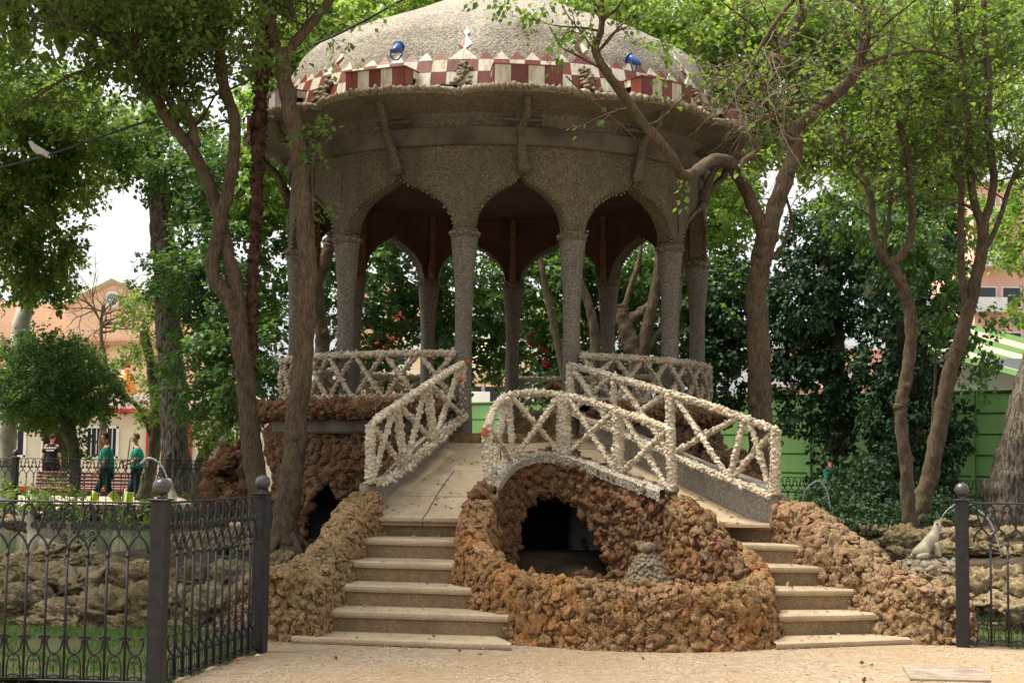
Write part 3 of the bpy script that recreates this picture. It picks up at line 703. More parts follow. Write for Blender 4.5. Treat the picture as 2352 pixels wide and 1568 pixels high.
# inner face of the pit with the cave mouth
gw = empty('grotto_wall', (.6, 14.6, 0), 0, 'reddish tufa wall of the sunken grotto pit with a dark cave mouth', 'grotto wall')
CAVE_DARK = m_simple('cave_shade_black', (.035, .028, .02), .8, .3, .4, 4, .4)  # near-black colour stands in for the deep shade inside the cave
def grotto():
    nu, nv = 64, 26
    top = catmull([at(*p) for p in [(1098, 1125, 13.75)] + CC + [(1590, 1160, 13.8), (1650, 1222, 13.3), (1706, 1290, 12.75)]], nu)
    bot = catmull([(-.28, 13.2, -.35), (-.18, 13.6, -.35), (.0, 14.05, -.35), (.12, 14.3, -.35), (.35, 14.55, -.35), (.62, 14.5, -.35), (.9, 14.2, -.35), (1.1, 13.8, -.35), (1.3, 13.4, -.35), (1.45, 13.0, -.35), (1.6, 12.7, -.35), (1.72, 12.5, -.35)], nu)
    V = []
    for i in range(nu):
        for j in range(nv):
            f = j / (nv - 1); p = top[i] * (1 - f) + bot[i] * f
            p = p + np.array([0, 0, -.02 if j == 0 else 0]); p[:2] += (top[i][:2] - bot[i][:2]) * .28 * math.sin(PI * f) * .6
            d = .06 * noise.noise(Vector(p) * 2.1); p[:2] += np.array([0, -1]) * d
            V.append(p)
    V = np.array(V); q = proj(V)
    # the cave mouth: an uneven arch through the back of the wall
    mouth = [(1192, 1330), (1188, 1265), (1193, 1210), (1208, 1168), (1240, 1146), (1280, 1143), (1318, 1156), (1344, 1184), (1360, 1220), (1378, 1254), (1398, 1292), (1410, 1330)]
    def inside(x, y):
        c = False; n = len(mouth)
        for a in range(n):
            x1, y1 = mouth[a]; x2, y2 = mouth[a - 1]
            if (y1 > y) != (y2 > y) and x < (x2 - x1) * (y - y1) / (y2 - y1) + x1: c = not c
        return c
    F = []
    for i in range(nu - 1):
        for j in range(nv - 1):
            c = q[[i * nv + j, i * nv + j + 1, (i + 1) * nv + j, (i + 1) * nv + j + 1]].mean(0)
            if not inside(*c): F.append((i * nv + j, i * nv + j + 1, (i + 1) * nv + j + 1, (i + 1) * nv + j))
    mb = MB(); mb.add(V, F); ob = mb.build('core', MORTAR_D, gw)
    # normals must look into the pit (towards x=.7, y=13)
    T = np.array(F); A, B, C = V[T[:, 0]], V[T[:, 1]], V[T[:, 2]]; N = np.cross(B - A, C - A)
    mid = V[T].mean(1); flip = ((np.array([.7, 12.8, .8]) - mid) * N).sum(1).mean() < 0
    FF = [f[::-1] for f in F] if flip else F
    clad(gw, V, FF, .028, .066, K_T, TUFA_RED, 21, zs=1.0, sink=.2, tilt=.35, fine=K_TF, low=K_TL)
    # passage behind the mouth, floor, and an old brick wall inside
    mb = MB()
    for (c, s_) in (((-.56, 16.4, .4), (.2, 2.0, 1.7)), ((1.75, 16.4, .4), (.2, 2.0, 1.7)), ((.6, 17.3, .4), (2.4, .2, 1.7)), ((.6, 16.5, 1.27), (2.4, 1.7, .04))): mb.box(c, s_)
    mb.build('passage', CAVE_DARK, gw)
    mb = MB()
    for r_ in range(9):
        for k in range(6): mb.bevbox((.62 + k * .17 + (r_ % 2) * .085, 16.9 + .01 * random.random(), .25 + r_ * .085), (.155, .12, .07), .008)
    ob = mb.build('old_brickwork', m_simple('old_brick', (.30, .20, .12), .9, .2, .3, 6, .4), gw); ob['kind'] = 'stuff'
    mb = MB(); mb.box((.7, 14.2, -.38), (3.4, 4.6, .05)); mb.build('pit_floor', CAVE_DARK, gw)
    # grey pebbled curb along the top
    P = CCW[:-2].copy(); V = []; F = []
    T = np.gradient(P[:, :2], axis=0); T /= np.linalg.norm(T, axis=1)[:, None]; N2 = np.c_[T[:, 1], -T[:, 0]]
    for i, p in enumerate(P):
        n_ = N2[i]; w0, w1 = -.07, .085; d = .012 * noise.noise(Vector(p) * 5)
        for (o_, dz) in ((w0, -.12), (w0, -.01), (w0 + .02, .012), (w1 - .03, .0), (w1, -.025 + d), (w1 - .01, -.11)): V.append((p[0] + n_[0] * o_, p[1] + n_[1] * o_, p[2] + dz))
    for i in range(len(P) - 1):
        for b in range(5): F.append((i * 6 + b, i * 6 + b + 1, i * 6 + 7 + b, i * 6 + 6 + b))
    mb = MB(); mb.add(V, F); cb = mb.build('curb', PEB_CURB, gw)
    clad(gw, np.array(V), [f for k_, f in enumerate(F) if k_ % 5 > 0], .008, .016, K_C, CHIP, 27, name='chip', stuff_name='curb_chips', maxp=0, zs=.6, sink=.3)
grotto()
# cone of pebbles (little fountain) inside the pit
def cone():
    c = at(1487, 1322, 12.9); t = empty('pebble_cone', (c[0], c[1], -.3), 0, 'small conical pebble fountain standing in the grotto pit', 'fountain')
    zt = at(1490, 1268, 12.9)[2]; z0 = -.33
    prof = [(.26, z0), (.22, c[2] - .1), (.18, c[2]), (.13, (c[2] + zt) / 2), (.075, zt - .02), (.02, zt)]
    mb = MB(); mb.lathe(prof, 20, (c[0], c[1], 0)); ob = mb.build('core', MORTAR, t)
    V, F = mb.V[0], mb.F; clad(t, V, F, .012, .022, K_C, PEBSTONE, 3, name='pebble', stuff_name='pebbles', maxp=160, sink=.0, zs=1.2)
    mb = MB(); V, F = rock_vf(9, 3, .3, .2); mb.add(V * .075 + np.array([c[0], c[1], zt + .04]), F); mb.build('cap_stone', PEBSTONE, t, True)
cone()

# ================================================================ BALUSTRADES of stone-clad bars
def balustrade(members, label, seed, mat=CHIP, core=None, rc=(.012, .024), ledge=None, maxp=300):
    """members: (name, [points], radius). every rail, post and brace is a part; chips cover them"""
    p0 = members[0][1][0]; t = empty('balustrade', (p0[0], p0[1], 0), 0, label, 'balustrade')
    core = core or mat; VV, FF, n = [], [], 0
    for i, (nm, pts, rad) in enumerate(members):
        L = sum(np.linalg.norm(np.array(a) - np.array(b)) for a, b in zip(pts[:-1], pts[1:])); k = max(4, int(L / .07))
        V, F = tube_vf(catmull(pts, k), rad, 9, True, None, .10, seed * 31 + i)
        mb = MB(); mb.add(V, F); mb.build(nm, core, t, False)
        VV.append(V); FF += [tuple(x + n for x in f) for f in F]; n += len(V)
    if ledge is not None:
        for (V, F) in ledge: mb = MB(); mb.add(V, F); mb.build('ledge', core, t); VV.append(np.array(V)); FF += [tuple(x + n for x in f) for f in F]; n += len(V)
    clad(t, np.concatenate(VV), FF, rc[0], rc[1], K_C, mat, seed, maxp=maxp, sink=.1, zs=1.0, tilt=.38, big=1.15, dense=13)
    return t
def xfence(bl, tl, cuts, rad_b=.024, post_r=.04, rail_r=.033, brace_all=True, posts=None, lift=.03):
    """bl/tl: callables f->point of the base and the top line, cuts: panel limits in f"""
    M = [('rail', [tl(f) for f in np.linspace(0, 1, 16)], rail_r)]
    for i, f in enumerate(cuts):
        r_ = post_r if posts is None else posts[i]
        if r_ > 0: M.append(('post', [bl(f), bl(f) * .5 + tl(f) * .5, tl(f)], r_))
    for a, b in zip(cuts[:-1], cuts[1:]):
        e = (b - a) * .06
        M.append(('brace', [bl(a + e), (bl(a + e) + tl(b - e)) / 2, tl(b - e)], rad_b)); M.append(('brace', [tl(a + e), (tl(a + e) + bl(b - e)) / 2 + np.array([0, .03, 0]), bl(b - e)], rad_b))
    return M
def line(pts):
    P = catmull(pts, 80); f0 = np.linspace(0, 1, 80)
    return lambda f: np.array([np.interp(f, f0, P[:, k]) for k in range(3)])
# middle balustrade over the cave
CT = [(1120, 982, 14.05), (1130, 950, 14.4), (1150, 922, 14.9), (1180, 905, 15.3), (1245, 902, 15.5), (1310, 911, 15.4), (1370, 928, 15.2), (1430, 948, 14.85), (1490, 968, 14.5), (1546, 992, 14.1)]
bl = line([at(*p) for p in CC]); tl = line([at(*p) for p in CT])
Mm = xfence(bl, tl, [0.0, .30, .53, .76, .99], posts=[.045, .028, .075, .055, .043])
balustrade(Mm, 'middle arched balustrade of crossed white stone bars above the cave', 31)
# left ramp balustrade
LB = [(850, 1108, 14.12), (905, 1086, 14.5), (960, 1040, 14.95), (1010, 995, 15.5), (1062, 948, 16.15)]
LT = [(851, 976, 14.12), (872, 958, 14.2), (920, 925, 14.6), (965, 895, 15.0), (1010, 866, 15.5), (1064, 834, 16.15)]
bl = line([at(*p) for p in LB]); tl = line([at(*p) for p in LT])
def ledge_strip(bl, w=.10, drop=.035, n=20, side=1):
    V = []; F = []
    for i in range(n):
        p = bl(i / (n - 1)); q = bl(min(1, i / (n - 1) + .02)); q0 = bl(max(0, i / (n - 1) - .02)); d = q - q0; d = d / (np.linalg.norm(d[:2]) + 1e-9); nn = np.array([-d[1], d[0], 0]) * side
        for (o_, dz) in ((-w * .75, -drop), (-w * .7, .0), (w * .3, .0), (w * .3, -drop)): V.append(p + nn * o_ + np.array([0, 0, dz - .005]))
    for i in range(n - 1):
        for b in range(3): F.append((i * 4 + b, i * 4 + b + 1, i * 4 + 5 + b, i * 4 + 4 + b))
    return V, F
balustrade(xfence(bl, tl, [0.0, .36, .68, 1.0], posts=[.045, .036, .04, .042]), 'left ramp balustrade of crossed white stone bars rising to the pavilion', 32, ledge=[ledge_strip(bl)])
# right ramp balustrade
RB = [(1778, 1135, 13.8), (1700, 1102, 14.1), (1600, 1062, 14.6), (1500, 1018, 15.1), (1400, 978, 15.7), (1312, 940, 16.25)]
RT_ = [(1782, 988, 13.8), (1740, 972, 13.95), (1600, 922, 14.6), (1500, 892, 15.1), (1400, 863, 15.7), (1308, 838, 16.25)]
blr = line([at(*p) for p in RB]); tlr = line([at(*p) for p in RT_])
balustrade(xfence(blr, tlr, [0.0, .25, .52, .78, 1.0], posts=[.045, .028, .045, .028, .042]), 'right ramp balustrade of crossed white stone bars rising to the pavilion', 33, ledge=[ledge_strip(blr, side=-1)])
# curbs of the ramp under the outer balustrades
def curb(bl, sgn, label):
    V = []; F = []; n = 24
    for i in range(n):
        p = bl(i / (n - 1)); y = p[1]; xf = (LCX(y) if sgn > 0 else RCX(y)); d = .012 * noise.noise(Vector(p) * 4); zb = deck_z(y) - .04; zt = max(p[2] - .012, deck_z(y) + .12)
        V += [(p[0] - .10 * sgn, y, zb), (p[0] - .10 * sgn, y, zt), (xf + (.02 + d) * sgn, y, zt), (xf + (.05 + d) * sgn, y, zt - .03), (xf + (.06 + d) * sgn, y, zb)]
    for i in range(n - 1):
        for b in range(4): F.append((i * 5 + b, i * 5 + b + 1, i * 5 + 6 + b, i * 5 + 5 + b) if sgn > 0 else (i * 5 + b, i * 5 + 5 + b, i * 5 + 6 + b, i * 5 + b + 1))
    F.append((0, 1, 2, 3, 4)); F.append(tuple((n - 1) * 5 + b for b in range(5)))
    mb = MB(); mb.add(V, F); mb.build('curb', PEB_CURB, ramp_o)
curb(bl, 1, ''); curb(blr, -1, '')
for (px, py, Y, txt) in ((1113, 992, 13.93, 'orange clay chip stuck on the left end post of the middle balustrade'), (1059, 871, 15.9, 'orange clay chip stuck on the left ramp rail'), (1075, 831, 16.1, 'orange clay chip at the top of the left ramp rail')):
    mb = MB(); mb.bevbox(at(px, py, Y), (.05, .05, .05 if py != 992 else .09), .012, .3); tag(mb.build('clay_chip', m_simple('orange_clay', (.50, .13, .05), .8, .2, .2, 20)), txt, 'clay chip')

# ================================================================ THE PAVILION
KC = np.array([-.20, 18.71])
CA = [-73.2, -42.2, -7.6, 19.8, 53.5, 87.2, 113.0, 142.5, 175.3, 203.3, 231.1, 258.9]
RC = 2.52
def kp(a, r, z): return np.array([KC[0] + r * math.sin(R(a)), KC[1] - r * math.cos(R(a)), z])
pav = empty('pavilion', (KC[0], KC[1], 0), 0, 'round stone bandstand pavilion with pointed arches, scalloped eaves and pebbled dome', 'pavilion')
ZF = 1.72
def bays(): return [(CA[i], CA[(i + 1) % 12] + (360 if i == 11 else 0)) for i in range(12)]
def pavilion():
    # --- columns (shaft, ring of pebbles)
    for i, a in enumerate(CA):
        c = kp(a, RC, 0); g = np.random.default_rng(i)
        prof = [(.115, ZF - .3), (.112, ZF), (.106, ZF + .3), (.098, 2.5), (.094, 3.0), (.10, 3.3), (.118, 3.55), (.138, 3.75), (.148, 3.88)]
        mb = MB(); V, F = [], []; n = 18; k = 26
        zs = np.linspace(prof[0][1], prof[-1][1], k); rs = np.interp(zs, [p[1] for p in prof], [p[0] for p in prof])
        for z, r_ in zip(zs, rs):
            for j in range(n):
                th = 2 * PI * j / n; d = 1 + .10 * noise.noise(Vector((math.cos(th) * 2, math.sin(th) * 2, z * 3 + i * 5)))
                V.append((c[0] + r_ * d * math.cos(th), c[1] + r_ * d * math.sin(th), z))
        F = [(b * n + j, b * n + (j + 1) % n, (b + 1) * n + (j + 1) % n, (b + 1) * n + j) for b in range(k - 1) for j in range(n)]
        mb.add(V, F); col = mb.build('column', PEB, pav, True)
        mb = MB(); mb.lathe([(.13, 3.85), (.155, 3.88), (.158, 3.93), (.14, 3.98)], 18, (c[0], c[1], 0)); mb.build('ring', PEB_TAN, col, True)
        mb = MB()
        for j in range(13):
            th = 2 * PI * j / 13; mb.add(K_P[j % 10][0] * .032 + np.array([c[0] + .148 * math.cos(th), c[1] + .148 * math.sin(th), 3.925 + .01 * g.normal()]), K_P[j % 10][1])
        o = mb.build('ring_pebbles', PEBSTONE, col, True); o['kind'] = 'stuff'
    # --- arcade wall with pointed arch openings
    prof_t = [0, .02, .05, .20, .38, .54, .75, .90, 1.0]; prof_z = [3.93, 4.05, 4.12, 4.26, 4.34, 4.405, 4.46, 4.505, 4.585]
    ZT = 4.91
    edge_pts = []
    for bi, (a0, a1) in enumerate(bays()):
        cw = math.degrees(.105 / RC); n = 34; V = []; F = []; ed = []
        angs = np.linspace(a0, a1, n)
        lo = []
        for a in angs:
            t = min(a - a0, a1 - a); half = (a1 - a0) / 2
            tt = (t - cw) / (half - cw)
            lo.append(3.93 if tt <= 0 else float(np.interp(tt, prof_t, prof_z)))
        m_ = 9
        for si, rr in ((0, RC + .09), (1, RC - .10)):
            for k_, a in enumerate(angs):
                for j in range(m_):
                    f = j / (m_ - 1); z = lo[k_] + (ZT - lo[k_]) * f
                    d = (.018 * noise.noise(Vector((a * .12, z * 3, bi))) + .05 * math.cos((a - a0) / (a1 - a0) * 2 * PI) * (1 - f) * .5) if si == 0 else 0
                    V.append(kp(a, rr + d, z))
        q = n * m_
        for k_ in range(n - 1):
            for j in range(m_ - 1):
                a_ = k_ * m_ + j; F.append((a_, a_ + m_, a_ + m_ + 1, a_ + 1))
            a_ = k_ * m_; F.append((a_, a_ + q, a_ + q + m_, a_ + m_))
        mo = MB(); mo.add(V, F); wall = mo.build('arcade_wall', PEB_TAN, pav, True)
        # brown plastered inner skin
        V2 = V[q:]; F2 = [(a_, a_ + 1, a_ + m_ + 1, a_ + m_) for k_ in range(n - 1) for j in range(m_ - 1) for a_ in [k_ * m_ + j]]
        mi = MB(); mi.add(V2, F2); mi.build('inner_plaster', BROWN, pav, True)
        # pebbles that edge the arch
        ea = np.concatenate([np.full(10, a0 + cw), angs[(angs > a0 + cw) & (angs < a1 - cw)], np.full(10, a1 - cw)])
        pts = [kp(a0 + cw, RC + .085, z) for z in np.linspace(3.97, 4.12, 3)]
        fa = np.linspace(0, 1, 160); aa = a0 + cw + (a1 - a0 - 2 * cw) * fa
        zz = [float(np.interp(min(f, 1 - f) * 2, prof_t, prof_z)) for f in fa]
        C = np.array([kp(a, RC + .10, z) for a, z in zip(aa, zz)]); s_ = np.r_[0, np.cumsum(np.linalg.norm(np.diff(C, axis=0), axis=1))]
        cnt = int(s_[-1] / .05)
        front = bi in (1, 2, 3)
        mb = MB(); g = np.random.default_rng(bi)
        for t in np.linspace(0.0, s_[-1], cnt):
            p = np.array([np.interp(t, s_, C[:, k]) for k in range(3)]); kv, kf = K_P[g.integers(10)]
            if front:
                o = link('pebble', PEBME[g.integers(6)], pav, None, tuple(p + g.normal(0, .007, 3) - world_loc(pav)), (g.uniform(0, 6), g.uniform(0, 6), g.uniform(0, 6)), (g.uniform(.009, .021),) * 3)
            else: mb.add(kv * .027 + p, kf)
        if not front: o = mb.build('edging_pebbles', PEBSTONE, wall, True); o['kind'] = 'stuff'
        # inner rib down the column line
        mb = MB(); mb.tube([kp(a0, RC - .12, z) for z in np.linspace(3.95, 5.38, 16)], .05, 8, True, None, .2, bi); mb.build('inner_rib', RIBM, pav, True)
        # concrete band, pebble frieze, cornice soffit, eave slab: per bay
        def ringpart(name, prof, mat, nseg=14, lob=None, smooth=True, wob=0, mats=None):
            V = []; F = []
            for a in np.linspace(a0, a1, nseg):
                f = (a - a0) / (a1 - a0)
                for (r_, z) in prof:
                    lv = 0
                    if lob and r_ > 2.8: lv = lob * (math.sin(PI * f) ** .55)
                    V.append(kp(a, r_ + lv + wob * noise.noise(Vector((a * .5, z * 9, bi))), z + (0.08 * lv if lob else 0)))
            k = len(prof)
            for i in range(nseg - 1):
                for j in range(k - 1): F.append((i * k + j, (i + 1) * k + j, (i + 1) * k + j + 1, i * k + j + 1))
            mb = MB(); mb.add(V, F); return mb.build(name, mat, pav, smooth)
        ringpart('concrete_band', [(2.52, 4.90), (2.635, 4.895), (2.65, 4.91), (2.65, 5.09), (2.60, 5.105)], CONC, smooth=False, wob=.01)
        ringpart('frieze', [(2.60, 5.10), (2.60, 5.18), (2.66, 5.20), (2.665, 5.25)], PEB, 14)
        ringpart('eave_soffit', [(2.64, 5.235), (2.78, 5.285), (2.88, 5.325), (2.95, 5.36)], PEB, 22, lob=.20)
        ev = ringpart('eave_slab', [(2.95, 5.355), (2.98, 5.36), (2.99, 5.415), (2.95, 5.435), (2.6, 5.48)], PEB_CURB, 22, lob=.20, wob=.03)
        # stones along the scalloped rim
        mb = MB(); prev = None
        rp = []
        for f in np.linspace(0, 1, 26):
            a = a0 + (a1 - a0) * f; lv = .20 * (math.sin(PI * f) ** .55); rp.append(kp(a, 2.99 + lv, 5.395 + .08 * lv))
        vis = bi in (0, 1, 2, 3, 4, 5)
        for p in rp:
            sz = g.uniform(.03, .052)
            if vis: link('rim_stone', RIMME[g.integers(6)], ev, None, tuple(p - world_loc(ev)), (g.uniform(0, 6), g.uniform(0, 6), g.uniform(0, 6)), (sz * 1.2, sz * 1.2, sz))
            else: kv, kf = K_C[g.integers(10)]; mb.add(kv * sz + p, kf)
        if not vis: o = mb.build('rim_stones', PEBSTONE, ev, True); o['kind'] = 'stuff'
        # strut from the arch tip to the eave + board behind it
        am = (a0 + a1) / 2
        mb = MB(); mb.tube(catmull([kp(am + .5, 2.63, 4.60), kp(am, 2.70, 4.80), kp(am - .7, 2.80, 5.0), kp(am + .3, 2.98, 5.16), kp(am, 3.06, 5.36)], 14), [.075, .05, .042, .045, .04], 9, True, None, .22, bi)
        mb.build('strut', PEB_TAN, pav, True)
        mb = MB(); c = kp(am, 2.69, 5.155); mb.bevbox(c, (.42, .10, .035), .008, R(am)); mb.build('strut_board', CONC, pav)
    mb = MB(); mb.lathe([(2.425, 4.86), (2.43, 5.42), (1.6, 5.62), (.1, 5.8)], 60, (KC[0], KC[1], 0)); mb.build('ceiling', BROWN, pav, False)
    # --- dome
    def dome_r(s_):  # s_ 0..1 from base to tip -> (radius, z)
        return (float(np.interp(s_, [0, .10, .2, .32, .45, .58, .70, .82, .92, 1], [2.88, 2.82, 2.72, 2.52, 2.25, 1.90, 1.38, .82, .36, .03])),
                float(np.interp(s_, [0, .10, .2, .32, .45, .58, .70, .82, .92, 1], [5.50, 5.72, 5.95, 6.24, 6.46, 6.67, 6.90, 7.18, 7.48, 8.0])))
    nA, nS = 144, 46; V = []; F = []
    for j in range(nS):
        s_ = j / (nS - 1); r_, z = dome_r(s_)
        for i in range(nA):
            a = 360 * i / nA; k = next((b for b in bays() if b[0] <= a < b[1] or b[0] <= a - 360 < b[1] or b[0] <= a + 360 < b[1]), bays()[-1])
            aa = a if k[0] <= a < k[1] else (a - 360 if k[0] <= a - 360 < k[1] else a + 360); f = (aa - k[0]) / (k[1] - k[0])
            lobe = .13 * abs(math.sin(PI * f)) ** .7 * math.exp(-((s_ - .40) / .17) ** 2)
            d = lobe + .02 * noise.noise(Vector((math.sin(R(a)) * 5, math.cos(R(a)) * 5, z * 3)))
            V.append(kp(a, r_ + d, z))
    F = [(j * nA + i, j * nA + (i + 1) % nA, (j + 1) * nA + (i + 1) % nA, (j + 1) * nA + i) for j in range(nS - 1) for i in range(nA)]
    mb = MB(); mb.add(V, F); mb.build('dome', DOMEM, pav, True)
    # --- glazed tiles round the dome foot, laid in a zigzag
    def dsurf(a, z, off=.012):
        s_ = np.interp(z, [dome_r(t)[1] for t in np.linspace(0, 1, 60)], np.linspace(0, 1, 60)); r_, _z = dome_r(s_); return kp(a, r_ + off + .012, z + off * .3)
    tile_h = .148; cache = 0
    def tile(poly, mat, nm='tile'):
        poly = [np.array(p) for p in poly]; c = sum(poly) / len(poly); cen = np.array([KC[0], KC[1], c[2] - .6]); nn = c - cen; nn /= np.linalg.norm(nn)
        P = [c + (p - c) * .975 for p in poly]; n = len(P); Vt = [p - nn * .02 for p in P] + [p + nn * .004 for p in P]
        Ft = [tuple(range(n)), tuple(range(2 * n - 1, n - 1, -1))] + [(i, n + i, n + (i + 1) % n, (i + 1) % n) for i in range(n)]
        mb = MB(); mb.add(Vt, Ft); mb.build(nm, mat, pav)
    z0 = 5.495
    for bi, (a0, a1) in enumerate(bays()):
        if bi not in (11, 0, 1, 2, 3, 4, 5): continue
        nc = max(6, round((a1 - a0) / 3.45)); da = (a1 - a0) / nc
        for i in range(nc):
            A, B = a0 + i * da, a0 + (i + 1) * da
            for j in range(2):
                za, zb = z0 + j * tile_h, z0 + (j + 1) * tile_h
                tile([dsurf(A, za), dsurf(B, za), dsurf(B, zb), dsurf(A, zb)], TILE_R if (i + j + bi) % 2 else TILE_W)
            zt = z0 + 2 * tile_h
            hi = i in (0, nc - 1)
            if hi: zb = zt + tile_h; tile([dsurf(A, zt), dsurf(B, zt), dsurf(A if i == 0 else B, zb)], TILE_R if (i + bi) % 2 else TILE_W)
            else: tile([dsurf(A, zt), dsurf(B, zt), dsurf((A + B) / 2, zt + .10)], TILE_R if (i + bi) % 2 else TILE_W)
        zt = z0 + 2 * tile_h
        tile([dsurf(a0, zt + .13), dsurf(a0 + da * .5, zt + .20), dsurf(a0, zt + .33)], TILE_W); tile([dsurf(a0, zt + .13), dsurf(a0, zt + .30), dsurf(a0 - da * .5, zt + .20)], TILE_R)
        tile([dsurf(a0, zt + .305), dsurf(a0 + da * .24, zt + .36), dsurf(a0, zt + .42), dsurf(a0 - da * .24, zt + .36)], TILE_R if bi % 2 else TILE_W)
        # clump of pebbles in the dip of the eave
        mb = MB(); g = np.random.default_rng(bi + 50)
        for k in range(44):
            f = g.random(); kv, kf = K_P[g.integers(10)]; a = a0 + g.normal(0, .9) * (1.4 - f); mb.add(kv * g.uniform(.022, .04) + kp(a, 3.02 - .2 * f + g.normal(0, .01), 5.44 + .32 * f), kf)
        o = mb.build('pebble_ridge', PEBSTONE, pav, True); o['kind'] = 'stuff'
        # striped tile-faced vent box on each lobe
        am = (a0 + a1) / 2; c = kp(am, 2.95, 5.60)
        bx = MB(); bx.box((c[0], c[1], 5.545), (.70, .34, .17), R(am)); b_o = bx.build('vent_box', BLACK, pav)
        W_ = .72; n5 = 5 if bi % 2 else 4
        for k in range(n5):
            x = -W_ / 2 + W_ * (k + .5) / n5; cr, sr = math.cos(R(am)), math.sin(R(am)); lx, ly = x, -.185
            mb = MB(); mb.box((c[0] + lx * cr - ly * sr, c[1] + lx * sr + ly * cr, 5.55), (W_ / n5 - .006, .02, .195), R(am)); mb.build('tile', TILE_R if (k + bi) % 2 else TILE_W, b_o)
        for sx in (-1, 1):
            for k in range(2):
                lx, ly = sx * .362, -.10 + .18 * k; h = .195 if k == 0 else .08; zc = 5.55 if k == 0 else 5.607
                mb = MB(); mb.box((c[0] + lx * cr - ly * sr, c[1] + lx * sr + ly * cr, zc), (.02, .174, h), R(am)); mb.build('tile', TILE_R if k == 0 else TILE_W, b_o)
        mb = MB(); mb.box((c[0], c[1], 5.654), (.76, .40, .012), R(am)); mb.build('box_lid', TILE_R, b_o)
    # --- platform: tufa rim, smooth band, tufa grotto base
    def ring_surface(prof, a_list):
        V = []; F = []; k = len(prof)
        for a in a_list:
            for (r_, z) in prof: V.append(kp(a, r_ + .03 * noise.noise(Vector((a * .09, z * 2, 0))), z))
        for i in range(len(a_list) - 1):
            for j in range(k - 1): F.append((i * k + j, (i + 1) * k + j, (i + 1) * k + j + 1, i * k + j + 1))
        return np.array(V), F
    entry = (-9.5, 21.5)
    AL = np.linspace(203, 350.5, 64); AL2 = np.linspace(21.5, 175, 64)
    def two(prof):
        V1, F1 = ring_surface(prof, AL); V2, F2 = ring_surface(prof, AL2); return np.vstack([V1, V2]), F1 + [tuple(x + len(V1) for x in f) for f in F2]
    V, F = two([(2.75, 1.90), (2.88, 1.90), (2.94, 1.95), (2.955, 2.02), (2.92, 2.085), (2.85, 2.10), (2.45, 2.10), (2.35, 2.09), (2.35, 1.70)])
    mb = MB(); mb.add(V, F); mb.build('platform_rim', MORTAR_D, pav)
    Ft = [f for f in F if (f[0] % 9) < 4]
    clad(pav, V, Ft, .03, .06, K_T, TUFA_RED, 61, zs=.9, maxp=160, sink=.25, fine=K_TF, low=K_TL)
    V, F = two([(2.6, 1.72), (2.78, 1.725), (2.80, 1.75), (2.80, 1.92)]); mb = MB(); mb.add(V, F); mb.build('platform_band', CONC, pav)
    V, F = ring_surface([(2.6, 1.10), (2.72, 1.3), (2.74, 1.74)], np.linspace(-20, 35, 20)); mb = MB(); mb.add(V, F); mb.build('platform_front', MORTAR_D, pav)
    mb = MB(); mb.lathe([(.05, ZF - .12), (2.62, ZF - .12), (2.62, ZF), (.05, ZF)], 60, (KC[0], KC[1], 0)); mb.build('platform_floor', SLAB, pav)
    # base with irregular arches
    V = []; F = []; angs = np.linspace(22, 348, 190); zs = np.linspace(.2, 1.76, 22)
    for a in angs:
        for z in zs:
            f = (z - .2) / 1.56; d = .14 * noise.noise(Vector((math.sin(R(a)) * 3.2, math.cos(R(a)) * 3.2, z * 1.6))); V.append(kp(a, 2.74 + d + .12 * (1 - f) ** 2, z))
    V = np.array(V); k = len(zs)
    def open_(a, z):
        for (c, w_, h) in ((-60, 8.5, 1.02), (-41.5, 6.0, 1.22), (-24.5, 7.0, 1.12), (48, 8, 1.05), (75, 8, 1.1), (100, 8, 1.1), (130, 8, 1.0), (-90, 8, 1.1), (-120, 8, 1.1)):
            aa = (a + 180) % 360 - 180; x = (aa - c) / w_
            if abs(x) < 1 and z < h - .42 * x * x + .06 * math.sin(aa * 1.3): return True
        return False
    for i in range(len(angs) - 1):
        for j in range(k - 1):
            if not open_((angs[i] + angs[i + 1]) / 2, (zs[j] + zs[j + 1]) / 2): F.append((i * k + j, (i + 1) * k + j, (i + 1) * k + j + 1, i * k + j + 1))
    mb = MB(); mb.add(V, F); mb.build('grotto_base', MORTAR_D, pav)
    clad(pav, V, F, .034, .075, K_T, TUFA_RED, 62, zs=1.0, maxp=130, sink=.15, tilt=.35, fine=K_TF, low=K_TL)
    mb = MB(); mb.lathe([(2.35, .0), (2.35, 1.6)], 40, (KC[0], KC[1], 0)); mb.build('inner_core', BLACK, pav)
PEBME = [mesh_from(*K_P[i], 'pebble', PEBSTONE, True) for i in range(6)]
RIMME = [mesh_from(*rock_vf(200 + i, 1, .4, 0), 'rim_stone', m_chip('rim_stones', [(.24, .19, .12), (.18, .14, .09), (.32, .27, .19), (.15, .13, .095)]) if i == 0 else bpy.data.materials['rim_stones'], True) for i in range(6)]
pavilion()

# pavilion balustrades, standing on the rim
def kbal(a_list, label, seed, maxp=300, ztop=2.60, mat=CHIP_OLD):
    rr = 2.66; M = []
    A = np.array(a_list)
    M.append(('rail', [kp(a, rr, ztop) for a in np.linspace(A[0], A[-1], 2 * len(A))], .036)); M.append(('rail', [kp(a, rr, 2.13) for a in np.linspace(A[0], A[-1], 2 * len(A))], .026))
    for i, (a, b) in enumerate(zip(A[:-1], A[1:])):
        M.append(('brace', [kp(a + .6, rr, 2.13), kp((a + b) / 2, rr, 2.37), kp(b - .6, rr, ztop - .03)], .023)); M.append(('brace', [kp(a + .6, rr, ztop - .03), kp((a + b) / 2, rr + .03, 2.37), kp(b - .6, rr, 2.13)], .023))
    return balustrade(M, label, seed, mat=mat, rc=(.014, .027), maxp=maxp)
kbal(list(np.linspace(-80, -9, 9)), 'left balustrade of weathered stone crosses round the pavilion platform', 41, 260)
